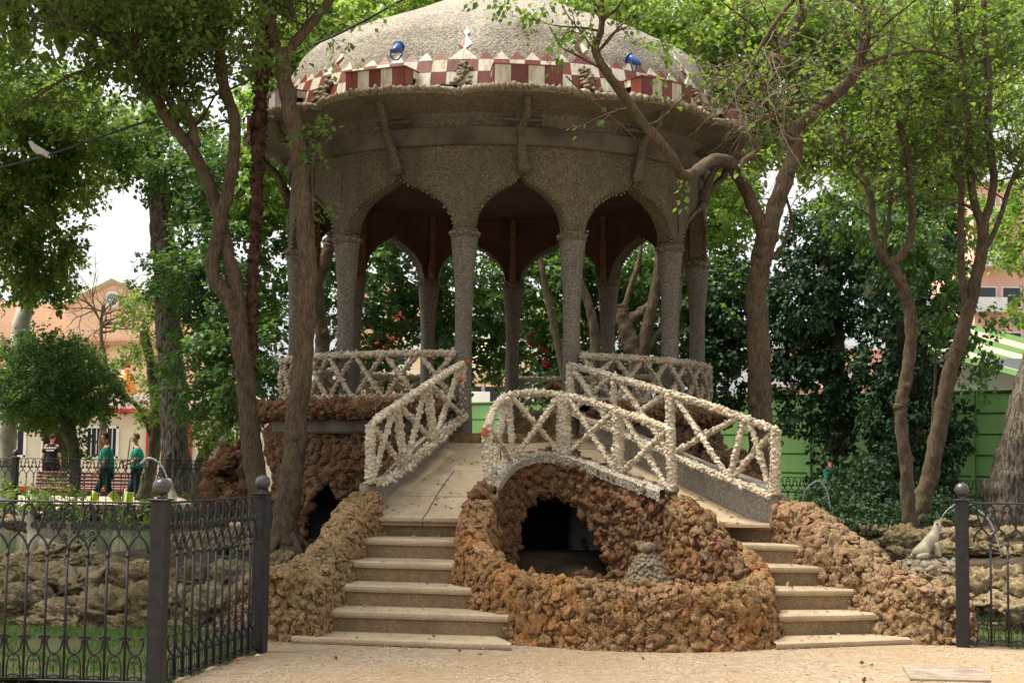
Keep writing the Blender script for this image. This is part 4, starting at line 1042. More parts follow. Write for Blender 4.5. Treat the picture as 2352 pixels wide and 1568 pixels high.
kbal(list(np.linspace(21, 92, 9)), 'right balustrade of weathered stone crosses round the pavilion platform', 42, 260)
kbal(list(np.linspace(98, 175, 7)), 'rear right balustrade of weathered stone crosses seen through the pavilion columns', 43, 80)
kbal(list(np.linspace(203, 265, 6)), 'rear left balustrade of weathered stone crosses seen through the pavilion columns', 44, 80)

# blue floodlights lying on the vent boxes
def flood(px, py, Y, rz, label):
    q_ = .72
    c = at(px, py, Y); t = empty('floodlight', tuple(c), 0, label, 'floodlight', 'blue floodlights on the pavilion roof')
    cr, sr = math.cos(rz), math.sin(rz)
    ax = np.array([cr * .8, sr * .8, .5]); ax /= np.linalg.norm(ax)
    mb = MB(); p0 = c + np.array([0, 0, .12]); mb.tube([p0 - ax * .09, p0 - ax * .04, p0 + ax * .02, p0 + ax * .07], [.02, .036, .048, .056], 16); mb.build('housing', BLUE, t, True)
    mb = MB(); mb.tube([p0 + ax * .071, p0 + ax * .078], [.046, .046], 16); mb.build('lens', m_simple('lamp_glass', (.55, .6, .62), .1, .6, .1), t)
    mb = MB(); th = np.linspace(0, 2 * PI, 20); u = np.cross(ax, [0, 0, 1]); u /= np.linalg.norm(u); v = np.cross(ax, u)
    mb.tube([p0 + ax * .075 + (u * math.cos(q) + v * math.sin(q)) * .058 for q in th], .010, 6, False); mb.build('rim', BLUE, t, True)
    mb = MB(); mb.tube([p0 + u * .065, p0 + u * .068 - np.array([0, 0, .07]), c + u * .02, c - u * .02, p0 - u * .068 - np.array([0, 0, .07]), p0 - u * .065], .010, 6); mb.build('bracket', BLUE, t)
flood(910, 138, 15.75, R(70), 'blue floodlight on the striped vent box over the left arch')
flood(1456, 165, 16.05, R(150), 'blue floodlight on the striped vent box over the right arch')

# ================================================================ IRON RAILINGS
FM = {}
PITCH_R = .132
def spiral(c, r0, turns, start, sgn=1, n=18):
    th = np.linspace(0, turns * 2 * PI, n); rr = r0 * (1 - .8 * np.linspace(0, 1, n)); return [(c[0] + rr[i] * math.cos(start + sgn * th[i]), 0, c[1] + rr[i] * math.sin(start + sgn * th[i])) for i in range(n)]
def fence_meshes():
    P = PITCH_R
    def mk(name, curves, n=6):
        mb = MB()
        for pts, r_ in curves: mb.tube([np.array(p, float) for p in pts], r_, n)
        me = bpy.data.meshes.new(name); me.from_pydata(np.concatenate(mb.V).tolist(), [], mb.F); me.materials.append(IRON); me.polygons.foreach_set('use_smooth', [True] * len(me.polygons)); me.update(); FM[name] = me
    mk('baluster', [([(0, 0, .02), (0, 0, .86)], .0088), ([(0, 0, .815), (0, 0, .825), (0, 0, .835), (0, 0, .845)], [.009, .018, .018, .009])], 8)
    arch = [(P / 2 * math.sin(t), 0, .865 + .085 * (1 - math.cos(t)) / 2 * 1.0) for t in np.linspace(-PI, PI, 2)]
    a1 = catmull([(0, 0, .85), (.012, 0, .90), (.04, 0, .94), (P / 2, 0, .958), (P - .04, 0, .94), (P - .012, 0, .90), (P, 0, .85)], 22)
    stem = catmull([(P / 2, 0, .958), (P / 2 - .004, 0, .99), (P / 2 - .03, 0, 1.06), (.03, 0, 1.125), (0.0, 0, 1.15), (-.03, 0, 1.125), (-P / 2 + .03, 0, 1.06), (-P / 2 + .004, 0, .99), (-P / 2, 0, .958)], 30)
    mk('arch', [(a1, .0078), (stem, .0078)])
    for sg, nm in ((-1, 'scroll'), (1, 'scroll_r')):
        c1 = list(catmull([(P / 2, 0, .975), (P / 2 + sg * .02, 0, 1.01), (P / 2 + sg * .032, 0, 1.036)], 6)); mk(nm, [(c1 + spiral((P / 2 + sg * .032, 1.015), .021, 1.4, PI / 2, -sg)[1:], .006)], 5)
        mk('curl' + nm[6:], [(spiral((sg * .016, 1.095), .015, 1.2, -PI / 2, sg, 14), .0052)], 5)
    low = [(catmull([(.014, 0, .30), (.02, 0, .25), (P * .3, 0, .215), (P / 2, 0, .205), (P * .7, 0, .215), (P - .02, 0, .25), (P - .014, 0, .30)], 20), .0072), (spiral((.026, .305), .014, 1.2, PI, -1, 12), .006), (spiral((P - .026, .305), .014, 1.2, 0, 1, 12), .006)]
    low.append((catmull([(P / 2 - .046, 0, .03), (P / 2 - .043, 0, .12), (P / 2 - .03, 0, .18), (P / 2, 0, .197), (P / 2 + .03, 0, .18), (P / 2 + .043, 0, .12), (P / 2 + .046, 0, .03)], 16), .006))
    low.append(([(P / 2, 0, .197), (P / 2, 0, .03)], .003)); low.append((spiral((P / 2 - .014, .155), .012, 1.1, 0, 1, 10), .0035)); low.append((spiral((P / 2 + .014, .155), .012, 1.1, PI, -1, 10), .0035))
    mk('lower_scroll', low, 5)
    mk('foot_arch', [([(P / 2 + .05 * math.cos(t), 0, .02 + .05 * math.sin(t)) for t in np.linspace(0, PI, 12)], .007)], 5)
fence_meshes()
def railing(A, B, label, posts=(0, 1), z=0.0, ph=None, group='black iron railings round the pond', off=.075):
    A = np.array(A, float); B = np.array(B, float); L = np.linalg.norm(B - A); d = (B - A) / L; ang = math.atan2(d[1], d[0])
    t = empty('iron_railing', (A[0], A[1], z), ang, label, 'railing', group)
    n = max(1, int(round((L - 2 * off) / PITCH_R))); sc = (L - 2 * off) / (n * PITCH_R)
    for k in range(n + 1):
        x = off + k * PITCH_R * sc
        if k > 0 and k < n or not posts: link('baluster', FM['baluster'], t, None, (x, 0, 0))
        if k < n:
            for nm in ('arch', 'scroll', 'scroll_r', 'curl', 'curl_r', 'lower_scroll', 'foot_arch'): link(nm.replace('_r', ''), FM[nm], t, None, (x, 0, 0), None, (sc, 1, 1))
    def bar(nm, z0, w_, h_):
        mb = MB(); mb.bevbox((L / 2, 0, z0), (L, w_, h_), .003); me_o = mb.build(nm, IRON, None); me_o.parent = t
    bar('top_rail', 1.168, .030, .014); bar('bottom_rail', .035, .022, .012)
    for k in posts:
        mb = MB(); s_ = .105; mb.bevbox(((0 if k == 0 else L), 0, .59), (s_, s_, 1.19), .006); mb.bevbox(((0 if k == 0 else L), 0, 1.19), (s_ + .024, s_ + .024, .014), .004); po = mb.build('post', IRON, None); po.parent = t
        mb = MB(); X0 = 0 if k == 0 else L; mb.lathe([(.02, 0), (.032, .006), (.018, .02), (.018, .03)], 14, (X0, 0, 1.195)); V, F = ICO[3]; mb.add(V * .058 + np.array([X0, 0, 1.275]), F)
        bl_ = mb.build('ball', BALL, None, True); bl_.parent = po
    return t
BALL = m_simple('polished_grey_ball', (.06, .056, .055), .3, .5, .2, 14, .1)
P1 = pz(357, 1580, 0); P2 = pz(594, 1497, 0)
dL = np.array([-1.0, .075]) ; 
railing((P1[0] - 2.4, P1[1] + .21), (P1[0], P1[1]), 'near left black iron railing with scrolls, parallel to the picture, ending in a ball-topped post', posts=(1,))
railing((P1[0] + .01, P1[1] + .06), (P2[0], P2[1]), 'angled black iron railing leading from the corner post to the foot of the tufa wall', posts=(1,), off=.09)
P3 = pz(2212, 1485, 0)
railing((P3[0], P3[1]), (P3[0] + 2.1, P3[1] - .52), 'near right black iron railing with scrolls beginning at a ball-topped post', posts=(0,), off=.09)
def rpost(px, Y): return at(px, 1100, Y)[:2]
a, b, c, e = rpost(-260, 28.2), rpost(34, 27.6), rpost(388, 27.6), rpost(500, 27.8)
railing(a, b, 'far left black iron railing beside the pale plane trunk', posts=(1,), z=.17)
railing(b, c, 'far black iron railing in front of the wooden bench', posts=(1,), z=.17)
railing(c, e, 'far black iron railing between the furrowed trunk and the red rock mound', posts=(), z=.17)
a, b = rpost(1785, 28.6), rpost(2420, 27.2)
railing(a, b, 'far right black iron railing in front of the green metal hoarding', posts=(), z=.0)

# ================================================================ TREES
def leaf_quads(P, D, size, g, droop=.35, flat=.5):
    """P leaf bases, D twig directions -> folded kite leaves"""
    n = len(P); ax = D + g.normal(0, .55, (n, 3)) + np.array([0, 0, -droop]); ax /= np.linalg.norm(ax, axis=1)[:, None]
    up = np.tile([0, 0, 1.0], (n, 1)) + g.normal(0, flat, (n, 3)); sd = np.cross(ax, up); sd /= np.linalg.norm(sd, axis=1)[:, None] + 1e-9
    nn = np.cross(sd, ax); L = size * g.uniform(.65, 1.2, n)[:, None]; W = L * .36
    V = np.stack([P, P + ax * L * .42 + sd * W - nn * L * .08 * 0 + nn * L * .07, P + ax * L - nn * L * .12, P + ax * L * .42 - sd * W + nn * L * .07], 1)
    return V
def leaf_mesh(V, name, mat):
    n = len(V); V = V.reshape(-1, 3); b = (np.arange(n) * 4)[:, None]
    F = np.concatenate([b + [0, 1, 2], b + [0, 2, 3]], 1).reshape(-1, 3)
    return mesh_from(V, F, name, mat)
def clump(P, s, k):
    return (np.sin(P[:, 0] * s + k) * np.sin(P[:, 1] * s * 1.1 + k * 1.7) * np.sin(P[:, 2] * s * 1.25 + k * 2.3) + .6 * np.sin(P[:, 0] * s * 2.3 + P[:, 2] * s * 1.9 + k) * np.sin(P[:, 1] * s * 2.1 - P[:, 2] * s * 2.7 + k))
def foliage(blobs, dens, size, seed, spray=14, tw=.30, gap=-.25, droop=.35, shell=.55, cl=2.4):
    """blobs: (centre, (rx, ry, rz)); sprays of leaves on short twigs through each blob"""
    if size < .2: spray = int(spray * 1.45); size = size * .87
    g = np.random.default_rng(seed); out = []
    for c, r_ in blobs:
        c = np.asarray(c, float); r_ = np.asarray(r_, float); vol = r_[0] * r_[1] * r_[2] * 4.19
        k = max(6, int(dens * vol ** .8))
        u = g.normal(0, 1, (k, 3)); u /= np.linalg.norm(u, axis=1)[:, None]; q = (shell + (1 - shell) * g.random(k)) * np.where(g.random(k) < .25, g.random(k), 1); C = c + u * q[:, None] * r_ * (1 + .16 * clump(u * 3, 1.3, seed)[:, None])
        keep = clump(C, cl, seed * 1.3) > gap; C, u = C[keep], u[keep]; k = len(C)
        D = u * .8 + g.normal(0, .5, (k, 3)); D[:, 2] -= .25; D /= np.linalg.norm(D, axis=1)[:, None]
        t = g.random((k, spray)) * tw; S_ = np.cross(D, [0, 0, 1.0]); S_ /= np.linalg.norm(S_, axis=1)[:, None] + 1e-9
        side = np.where(np.arange(spray) % 2, 1, -1)[None] * g.uniform(.3, 1.0, (k, spray))
        P = C[:, None] + D[:, None] * t[..., None] + S_[:, None] * (side * .05)[..., None] + g.normal(0, .035, (k, spray, 3))
        DD = D[:, None] * .6 + S_[:, None] * side[..., None] * .9 + np.zeros((k, spray, 3))
        out.append(leaf_quads(P.reshape(-1, 3), DD.reshape(-1, 3), size, g, droop))
    return np.concatenate(out)
def grow(p, d, L, r_, depth, g, out, tips, curl=.35, up=.12, nb=(2, 4)):
    """a wandering branch with side branches; tips collect twig ends"""
    k = max(4, int(L / .16)); P = [np.array(p, float)]; d = np.array(d, float) / np.linalg.norm(d)
    for i in range(k):
        d = d + g.normal(0, curl * .5, 3) + np.array([0, 0, up * .3]); d /= np.linalg.norm(d); P.append(P[-1] + d * L / k)
    out.append((P, [r_, r_ * .45 if depth else r_ * .3]))
    if depth == 0: tips.append((P[-1], d)); tips.append((P[len(P) // 2], d)); return
    for i in range(g.integers(nb[0], nb[1] + 1)):
        j = g.integers(max(1, k // 4), k); q = np.cross(d, g.normal(0, 1, 3)); q /= np.linalg.norm(q)
        grow(P[j], (P[j] - P[j - 1]) / np.linalg.norm(P[j] - P[j - 1]) * .7 + q * .8, L * g.uniform(.45, .7), r_ * .5, depth - 1, g, out, tips, curl, up, nb)
    grow(P[-1], d, L * .6, r_ * .45, depth - 1, g, out, tips, curl, up, nb)
def tip_leaves(tips, size, m_, g, spread=.09, frac=1.0):
    T = [t for t in tips if g.random() < frac]
    if not T: return None
    P = np.repeat(np.array([t[0] for t in T]), m_, 0); D = np.repeat(np.array([t[1] for t in T]), m_, 0)
    P = P - D * (g.random(len(P)) * .22)[:, None] + g.normal(0, spread * .45, P.shape)
    return leaf_quads(P, D * .5 + g.normal(0, .6, D.shape), size, g, .45)
def tree(label, limbs, crown=None, bark=BARK, leafmat=LEAF, cat='tree', group=None, sprout=None, seed=0, dens=60, size=.085, spray=14, gap=-.25, tw=.3, name='tree', cl=2.4, droop=.35, shell=.55, extra=None, branch_bits=None, furrow=None):
    """limbs[0] is the trunk; others are limbs: (points, radii)"""
    g = np.random.default_rng(seed); p0 = np.array(limbs[0][0][0], float)
    t = empty(name, (p0[0], p0[1], p0[2]), 0, label, cat, group); wl = world_loc(t)
    for i, (pts, rad) in enumerate(limbs):
        P = catmull(pts, max(10, len(pts) * 9)); k = len(P)
        rr = np.interp(np.linspace(0, 1, k), np.linspace(0, 1, len(rad)), rad)
        if i == 0: rr = rr * (1 + .28 * np.exp(-np.arange(k) / 2.2))
        P = P + np.array([[noise.noise(Vector(p * 1.7)) * .02, noise.noise(Vector(p * 1.7 + 9)) * .02, 0] for p in P])
        mb = MB(); g2 = np.random.default_rng(seed * 7 + i)
        if rad[0] > .07:
            for _k in range(5):      # knots and healed branch scars
                j_ = int(g2.integers(3, k - 2)); th_ = g2.uniform(0, 6.28); dr = np.array([math.cos(th_), math.sin(th_), .25]); kr = rr[j_] * g2.uniform(.35, .55); V_, F_ = ICO[2]
                V_ = np.array([v * (1 + .25 * noise.noise(Vector(v * 2 + j_))) for v in V_]); mb.add(V_ * kr * np.array([1, 1, 1.3]) + P[j_] + dr * rr[j_] * .78, F_)
        if i == 0 and rad[0] > .11 and p0[1] < 24:
            for _k in range(6):      # flaring roots
                th_ = _k * 1.05 + g2.uniform(-.3, .3); d_ = np.array([math.cos(th_), math.sin(th_), 0]); r0 = rr[0] * .72
                mb.tube(catmull([P[0] + d_ * r0 * .35 + np.array([0, 0, r0 * 2.4]), P[0] + d_ * r0 * .8 + np.array([0, 0, r0 * .9]), P[0] + d_ * r0 * 1.5 + np.array([0, 0, .1 * r0]), P[0] + d_ * r0 * 2.3 + np.array([0, 0, -r0 * .8])], 8), [r0 * .35, r0 * .42, r0 * .32, r0 * .16], 7)
        mb.tube(P, rr, 14 if rad[0] > .08 else 8, True, None, .11, seed + i); mb.build('trunk' if i == 0 else 'limb', bark, t, True)
    outs, tips = [], []
    if sprout:
        for (li, f0, f1, cnt, L, r_, dep) in sprout:
            P = catmull(limbs[li][0], 40)
            for _ in range(cnt):
                f = g.uniform(f0, f1); a = P[int(f * 39)]; d = g.normal(0, 1, 3); d[2] = abs(d[2]) * .6 + .1; grow(a, d, L * g.uniform(.7, 1.2), r_, dep, g, outs, tips)
    if branch_bits: outs += branch_bits
    if outs:
        mb = MB()
        for P, rad in outs: mb.tube(P, rad, 5, False)
        o = mb.build('branches', bark, t, True); o['kind'] = 'stuff'
    Ls = []
    if crown: Ls.append(foliage(crown, dens, size, seed, spray, tw, gap, droop, shell, cl))
    if tips and extra: q = tip_leaves(tips, size, extra[0], g, frac=extra[1]); Ls.append(q) if q is not None else None
    if Ls:
        o = link('crown', leaf_mesh(np.concatenate(Ls) - wl, 'crown', leafmat), t); o['kind'] = 'stuff'
    return t
def pth(Y, *pts):
    """pts: (px, py) or (px, py, Y)"""
    return [at(p[0], p[1], p[2] if len(p) > 2 else Y) for p in pts]
def bb(px, py, rx, ry, Y, dz=None):
    c = at(px, py, Y); s_ = Y / FP; return (c, (rx * s_, (dz if dz else (rx + ry) / 2 * s_ * .8), ry * s_))

# 1 two crossing stems at the left
Y1 = 15.6
tree('forked tree with two crossing stems left of the pavilion',
     [(pth(Y1, (600, 1215), (590, 1120), (575, 1000), (567, 880), (556, 790), (545, 740), (528, 690), (500, 655), (486, 615), (497, 560), (512, 490), (530, 420), (541, 340), (537, 265), (515, 205), (505, 130), (512, 60), (514, -60)), [0.120, 0.103, 0.090, 0.077, 0.069, 0.063, 0.060, 0.053]),
      (pth(Y1 + .03, (568, 870), (556, 760), (540, 660), (525, 590), (515, 530, Y1 + .12), (497, 470, Y1 + .12), (470, 400, Y1 + .1), (440, 345), (404, 299), (378, 262), (340, 190), (300, 130), (250, 85), (205, 52), (128, 33)), [0.073, 0.073, 0.069, 0.060, 0.047, 0.030]),
      (pth(Y1, (404, 302), (389, 222), (345, 170), (303, 125), (315, 95), (340, 50), (362, 18)), [0.043, 0.034, 0.026]),
      (pth(Y1 - .1, (455, 338), (440, 290), (430, 262), (415, 228), (400, 203)), [0.039, 0.043, 0.034]),
      (pth(Y1, (512, 85), (470, 78), (420, 82)), [0.026, 0.017]),
      (pth(Y1, (300, 128), (235, 150), (160, 175), (90, 220), (40, 260)), [0.022, 0.013])],
     [bb(430, 60, 150, 100, 15.2), bb(250, 110, 150, 110, 15.4), bb(90, 60, 130, 120, 15.8), bb(380, 180, 120, 80, 15.8), bb(550, 130, 60, 70, 16.2), bb(60, 230, 110, 90, 16.0), bb(480, -20, 160, 60, 15)],
     bark=BARK, leafmat=LEAF, sprout=[(1, .5, 1, 16, .9, .018, 2), (2, .2, 1, 12, .8, .016, 2), (0, .75, 1, 8, .9, .018, 2), (5, .1, 1, 8, .6, .012, 1)], seed=1, dens=92, size=.08, extra=(6, .9), gap=-.35)
# 2 tree in front of the pavilion's left side
Y2 = 14.9
tree('smooth brown tree standing in front of the left columns of the pavilion',
     [(pth(Y2, (655, 1250), (662, 1150), (675, 1050), (686, 930), (696, 820), (704, 700), (704, 600), (697, 480), (690, 400), (680, 330), (664, 240), (652, 180), (648, 142)), [0.133, 0.116, 0.101, 0.093, 0.088, 0.084, 0.079, 0.077]),
      (pth(Y2, (648, 145), (668, 112), (700, 75), (728, 40), (755, 5), (790, -60)), [0.060, 0.053, 0.043]),
      (pth(Y2, (648, 145), (634, 100), (628, 55), (622, 0), (610, -70)), [0.052, 0.043, 0.039]),
      (pth(Y2 - .05, (700, 560), (718, 480), (716, 400), (722, 330), (722, 285)), [0.010, 0.005])],
     [bb(650, -40, 130, 70, 14.8), bb(800, -60, 120, 60, 14.4), bb(560, 30, 60, 60, 15.2), bb(722, 310, 26, 40, 14.85, .12), bb(740, 500, 14, 12, 14.9, .08)],
     seed=2, dens=60, size=.075, leafmat=LEAF, sprout=[(1, .3, 1, 7, .8, .016, 2), (2, .3, 1, 8, .8, .016, 2)], extra=(5, .8))
# ragged palm trunk
def palm():
    Y = 15.7; pts = pth(Y, (560, 1165), (566, 1050), (572, 900), (578, 740), (582, 600), (590, 470), (592, 350), (598, 240), (606, 130), (614, 30), (620, -60)); P = catmull(pts, 120)
    t = empty('palm_tree', tuple(pts[0]), 0, 'thin palm trunk with ragged dark fibres left of the pavilion', 'palm tree'); g = np.random.default_rng(5)
    f = np.linspace(0, 1, 120); rr = np.interp(f, [0, .25, .45, .6, .66, .70, .76, .82, 1], [.075, .065, .052, .056, .088, .058, .085, .098, .07]) * (1 + .13 * np.sin(f * 190) + .08 * g.normal(0, 1, 120))
    mb = MB(); mb.tube(P, rr, 12, True, None, .10, 3); mb.build('trunk', PALMB, t, False)
    V = []; n = 2600; i = (g.random(n) ** .7 * 118).astype(int); i = i[i > 25]; n = len(i)
    th = g.uniform(0, 6.28, n); base = P[i] + np.c_[np.cos(th), np.sin(th), np.zeros(n)] * (rr[i] * .9)[:, None]; d = np.c_[np.cos(th), np.sin(th), -g.uniform(.3, 2.5, n)]; d /= np.linalg.norm(d, axis=1)[:, None]
    V = leaf_quads(base, d, .055, g, 1.2); o = link('trunk_fibres', leaf_mesh(V - world_loc(t), 'trunk_fibres', PALMB), t); o['kind'] = 'stuff'
palm()
# 3 big tree right of the pavilion
Y3 = 17.2
tree('large bending brown tree right of the pavilion with a limb across the eaves',
     [(pth(Y3, (1742, 1185), (1748, 1060), (1745, 920), (1742, 780), (1738, 680), (1748, 600), (1764, 530)), [0.172, 0.146, 0.133, 0.125, 0.120, 0.129]),
      (pth(Y3, (1764, 540), (1785, 470), (1808, 400), (1826, 345), (1812, 300), (1785, 255), (1762, 215), (1752, 180), (1775, 145), (1808, 90), (1838, 40), (1852, -20), (1860, -90)), [0.103, 0.095, 0.099, 0.086, 0.073, 0.065]),
      (pth(Y3, (1764, 545), (1735, 480), (1712, 430), (1690, 395, 16.6), (1665, 368, 16.0), (1630, 370, 15.4), (1590, 398, 14.8), (1565, 398, 14.5), (1535, 352, 14.3), (1480, 285, 14.2), (1430, 215, 14.1), (1385, 150, 14.0), (1368, 110, 14.0)), [0.086, 0.073, 0.060, 0.053, 0.047, 0.039]),
      (pth(14.0, (1368, 115), (1384, 60), (1380, 0), (1375, -60)), [0.034, 0.026]),
      (pth(Y3, (1815, 310), (1850, 275), (1895, 235), (1940, 200), (1965, 165), (1985, 105), (1990, 40), (1985, -50)), [0.073, 0.069, 0.060, 0.052]),
      (pth(Y3, (1950, 195), (1990, 150), (2040, 130), (2120, 118), (2200, 140)), [0.034, 0.026, 0.015]),
      (pth(16.4, (1700, 410), (1712, 370), (1740, 345), (1720, 300), (1760, 270), (1830, 235), (1900, 240)), [0.043, 0.039, 0.026, 0.015]),
      (pth(Y3 + .1, (1765, 600), (1800, 560), (1818, 500), (1800, 420), (1812, 330)), [0.026, 0.019, 0.010])],
     [bb(1300, 40, 120, 70, 14.2, .7), bb(1200, -12, 130, 30, 14.1, .5), bb(1235, 60, 40, 46, 14.0, .3), bb(1460, -20, 160, 60, 14.4), bb(1260, 100, 55, 50, 14.0, .4), bb(1640, 20, 130, 60, 15.5), bb(1900, -30, 180, 60, 16.5), bb(1480, 120, 60, 40, 14.6, .4), bb(1700, 405, 60, 22, 15.2, .3), bb(1590, 405, 30, 14, 14.6, .2)],
     seed=3, dens=62, size=.075, leafmat=LEAF, sprout=[(3, .2, 1, 8, .7, .014, 2), (1, .5, 1, 10, .9, .02, 2), (4, .3, 1, 10, .9, .018, 2), (5, .2, 1, 8, .6, .012, 2), (6, .3, 1, 9, .8, .014, 2), (2, .75, 1, 6, .5, .012, 1)], extra=(3, .5), gap=-.05,
     branch_bits=[(pth(14.1, (1385, 160), (1330, 130), (1290, 110), (1262, 60)), [.014, .006]), (pth(14.1, (1300, 175), (1340, 215), (1400, 265), (1440, 300), (1460, 318)), [.009, .004])])
# dead, bare twigs hanging at the upper right
def bare():
    g = np.random.default_rng(77); outs, tips = [], []
    lead = pth(15.8, (1850, -30), (1790, 40), (1740, 120), (1700, 200), (1660, 270))
    for k in range(24):
        a = at(g.uniform(1700, 1880), g.uniform(-20, 260), g.uniform(15.3, 16.4)); grow(a, (g.normal(-.3, .8), g.normal(0, .4), g.normal(-.25, .55)), .8, .006, 2, g, outs, tips, .38, -.05)
    t = empty('dead_branch', tuple(lead[0]), 0, 'tangle of bare grey dead twigs hanging at the upper right', 'dead branch'); mb = MB(); mb.tube(catmull(lead, 20), [.03, .012], 7); mb.build('stem', BARK, t, True)
    mb = MB()
    for P, rad in outs: mb.tube(P, rad, 4, False)
    o = mb.build('twigs', m_simple('dry_grey_twigs', (.27, .21, .155), .9, .2, .3, 10), t, True); o['kind'] = 'stuff'
bare()
# 4, 5 slender trees over the frog
tree('slender tree with a crook, growing from rocks behind the frog statue', [(pth(20.5, (2092, 1235), (2084, 1120), (2075, 1030), (2068, 950), (2070, 925), (2083, 870), (2092, 790), (2090, 720), (2072, 660), (2050, 618), (2042, 605)), [0.102, 0.089, 0.085, 0.085, 0.085, 0.081, 0.085]),
      (pth(20.5, (2044, 612), (2022, 585), (2008, 540), (1998, 450), (1980, 390), (1950, 340), (1925, 290)), [0.060, 0.047, 0.030]),
      (pth(20.5, (2044, 612), (2075, 580), (2094, 530), (2092, 430), (2082, 350), (2062, 280), (2040, 200), (2025, 100)), [0.060, 0.051, 0.043, 0.025]),
      (pth(20.5, (2038, 600), (2030, 570), (2042, 500), (2038, 400), (2000, 330)), [0.038, 0.030, 0.017])],
     [bb(2030, 120, 130, 120, 20.5), bb(1930, 220, 110, 100, 20.8), bb(2130, 250, 120, 110, 21)], seed=4, dens=55, size=.085, gap=-.2, sprout=[(1, .4, 1, 10, .9, .016, 2), (2, .4, 1, 14, 1.0, .016, 2), (3, .5, 1, 6, .8, .014, 2)], extra=(4, .7), leafmat=LEAF)
tree('leaning slender tree with upswept limbs behind the right railing', [(pth(21, (2105, 1215), (2118, 1150), (2138, 1080), (2158, 980), (2172, 900), (2200, 800), (2222, 720), (2242, 640), (2256, 570), (2258, 510)), [0.136, 0.119, 0.111, 0.098, 0.085, 0.081]),
      (pth(21, (2258, 520), (2236, 460), (2228, 380), (2224, 280), (2212, 180), (2205, 80), (2195, -40)), [0.064, 0.051, 0.034]),
      (pth(21, (2258, 515), (2275, 460), (2282, 400), (2268, 300), (2272, 200), (2262, 90), (2258, -30)), [0.064, 0.051, 0.038]),
      (pth(21, (2252, 590), (2290, 520), (2315, 440), (2340, 380), (2375, 300)), [0.043, 0.034, 0.025]),
      (pth(21, (2224, 720), (2212, 660), (2206, 560), (2208, 430), (2195, 300), (2160, 200), (2120, 120)), [0.060, 0.051, 0.038, 0.025]),
      (pth(20.8, (2236, 480), (2200, 465), (2160, 478)), [0.025, 0.017])],
     [bb(2210, 60, 150, 90, 21), bb(2320, 180, 90, 110, 21.5), bb(2120, 10, 120, 60, 21)], seed=5, dens=50, size=.085, gap=-.15, sprout=[(1, .3, 1, 12, 1.0, .016, 2), (2, .3, 1, 12, 1.0, .016, 2), (3, .4, 1, 8, .8, .014, 2), (4, .4, 1, 10, .9, .014, 2)], extra=(4, .7), leafmat=LEAF)
# 6 thick leaning trunk at the right edge
tree('thick leaning furrowed trunk at the right edge', [(pth(24, (2300, 1215), (2318, 1120), (2345, 1000), (2385, 850), (2440, 650), (2490, 450), (2530, 250), (2550, 50)), [.36, .32, .30, .27, .2, .12])], [bb(2560, 150, 240, 220, 24), bb(2480, 20, 180, 120, 24)], bark=FURROW, seed=6, dens=26, size=.09)
# trunks and crowns behind the left pond
tree('tall furrowed linden trunk behind the far left railing', [(pth(29.5, (405, 1190), (402, 1000), (395, 860), (388, 760), (378, 600), (365, 450), (352, 330), (340, 200)), [.30, .26, .255, .24, .19, .15]),
      (pth(29.5, (386, 720), (460, 620), (530, 560)), [.12, .06])],
     [bb(540, 640, 130, 160, 28, 2.2), bb(500, 420, 120, 120, 28.5, 2), bb(380, 360, 110, 90, 29, 1.6), bb(560, 820, 110, 120, 27, 1.8), bb(470, 860, 80, 110, 27.5, 1.5), bb(420, 640, 60, 60, 27.5, 1.2)],
     bark=FURROW, seed=7, dens=62, size=.13, leafmat=LEAF_D, gap=-.3, spray=16, tw=.45)
tree('small dark clipped tree with an ivy-wrapped stem beside the cabin door', [(pth(31, (172, 1140), (172, 1060), (165, 1010), (150, 960)), [.11, .12, .16]), ],
     [bb(130, 875, 130, 90, 31, 1.6), bb(60, 915, 90, 60, 31, 1.3), bb(212, 900, 62, 48, 31, 1.1), bb(110, 820, 80, 50, 31, 1.2), bb(168, 1015, 25, 50, 30.9, .25), bb(174, 1090, 26, 40, 30.9, .25)],
     bark=BARK_G, leafmat=LEAF_D, seed=8, dens=135, size=.10, gap=-.6, shell=.8, spray=14)
tree('bushy yellowish tree between the gable and the furrowed trunk', [(pth(33, (330, 1150), (345, 1080), (360, 980), (350, 860), (330, 760)), [.16, .13, .10]), (pth(33, (350, 1000), (320, 940), (260, 880)), [.07, .04]), (pth(32, (455, 1160), (462, 1060), (520, 960), (560, 900)), [.16, .12, .08])],
     [bb(360, 700, 80, 75, 32.5, 1.3), bb(330, 830, 60, 50, 33, 1), bb(450, 950, 70, 60, 32, 1.1), bb(500, 990, 70, 40, 32, 1.0), bb(370, 930, 60, 40, 33, .9)],
     bark=BARK_G, leafmat=LEAF, seed=9, dens=75, size=.10, gap=-.35)
def small_trunk(label, pts, rad, bark=PLANEB, Y=33, crown=None, seed=50, lm=LEAF, **k):
    tree(label, [(pth(Y, *pts), rad)], crown, bark=bark, leafmat=lm, seed=seed, **k)
small_trunk('pale leaning plane trunk at the left edge', [(2, 1190), (12, 1060), (22, 960), (34, 840), (52, 740), (66, 660), (80, 560), (110, 420)], [.22, .2, .17, .15], Y=32,
            crown=[bb(60, 560, 120, 110, 30, 1.8), bb(10, 460, 120, 120, 29, 1.8), bb(150, 380, 120, 80, 30, 1.6), bb(30, 330, 160, 110, 29, 2), bb(120, 640, 70, 50, 30, 1), bb(260, 330, 100, 70, 31, 1.4), bb(180, 260, 160, 80, 28, 1.8), bb(20, 200, 150, 90, 28, 1.8)], seed=10, dens=84, size=.13, gap=-.3, lm=LEAF, tw=.45)
small_trunk('pale twin plane trunk in front of the red-posted cabin', [(487, 1140), (490, 1060), (494, 1000), (500, 930)], [.16, .15, .14], Y=36)
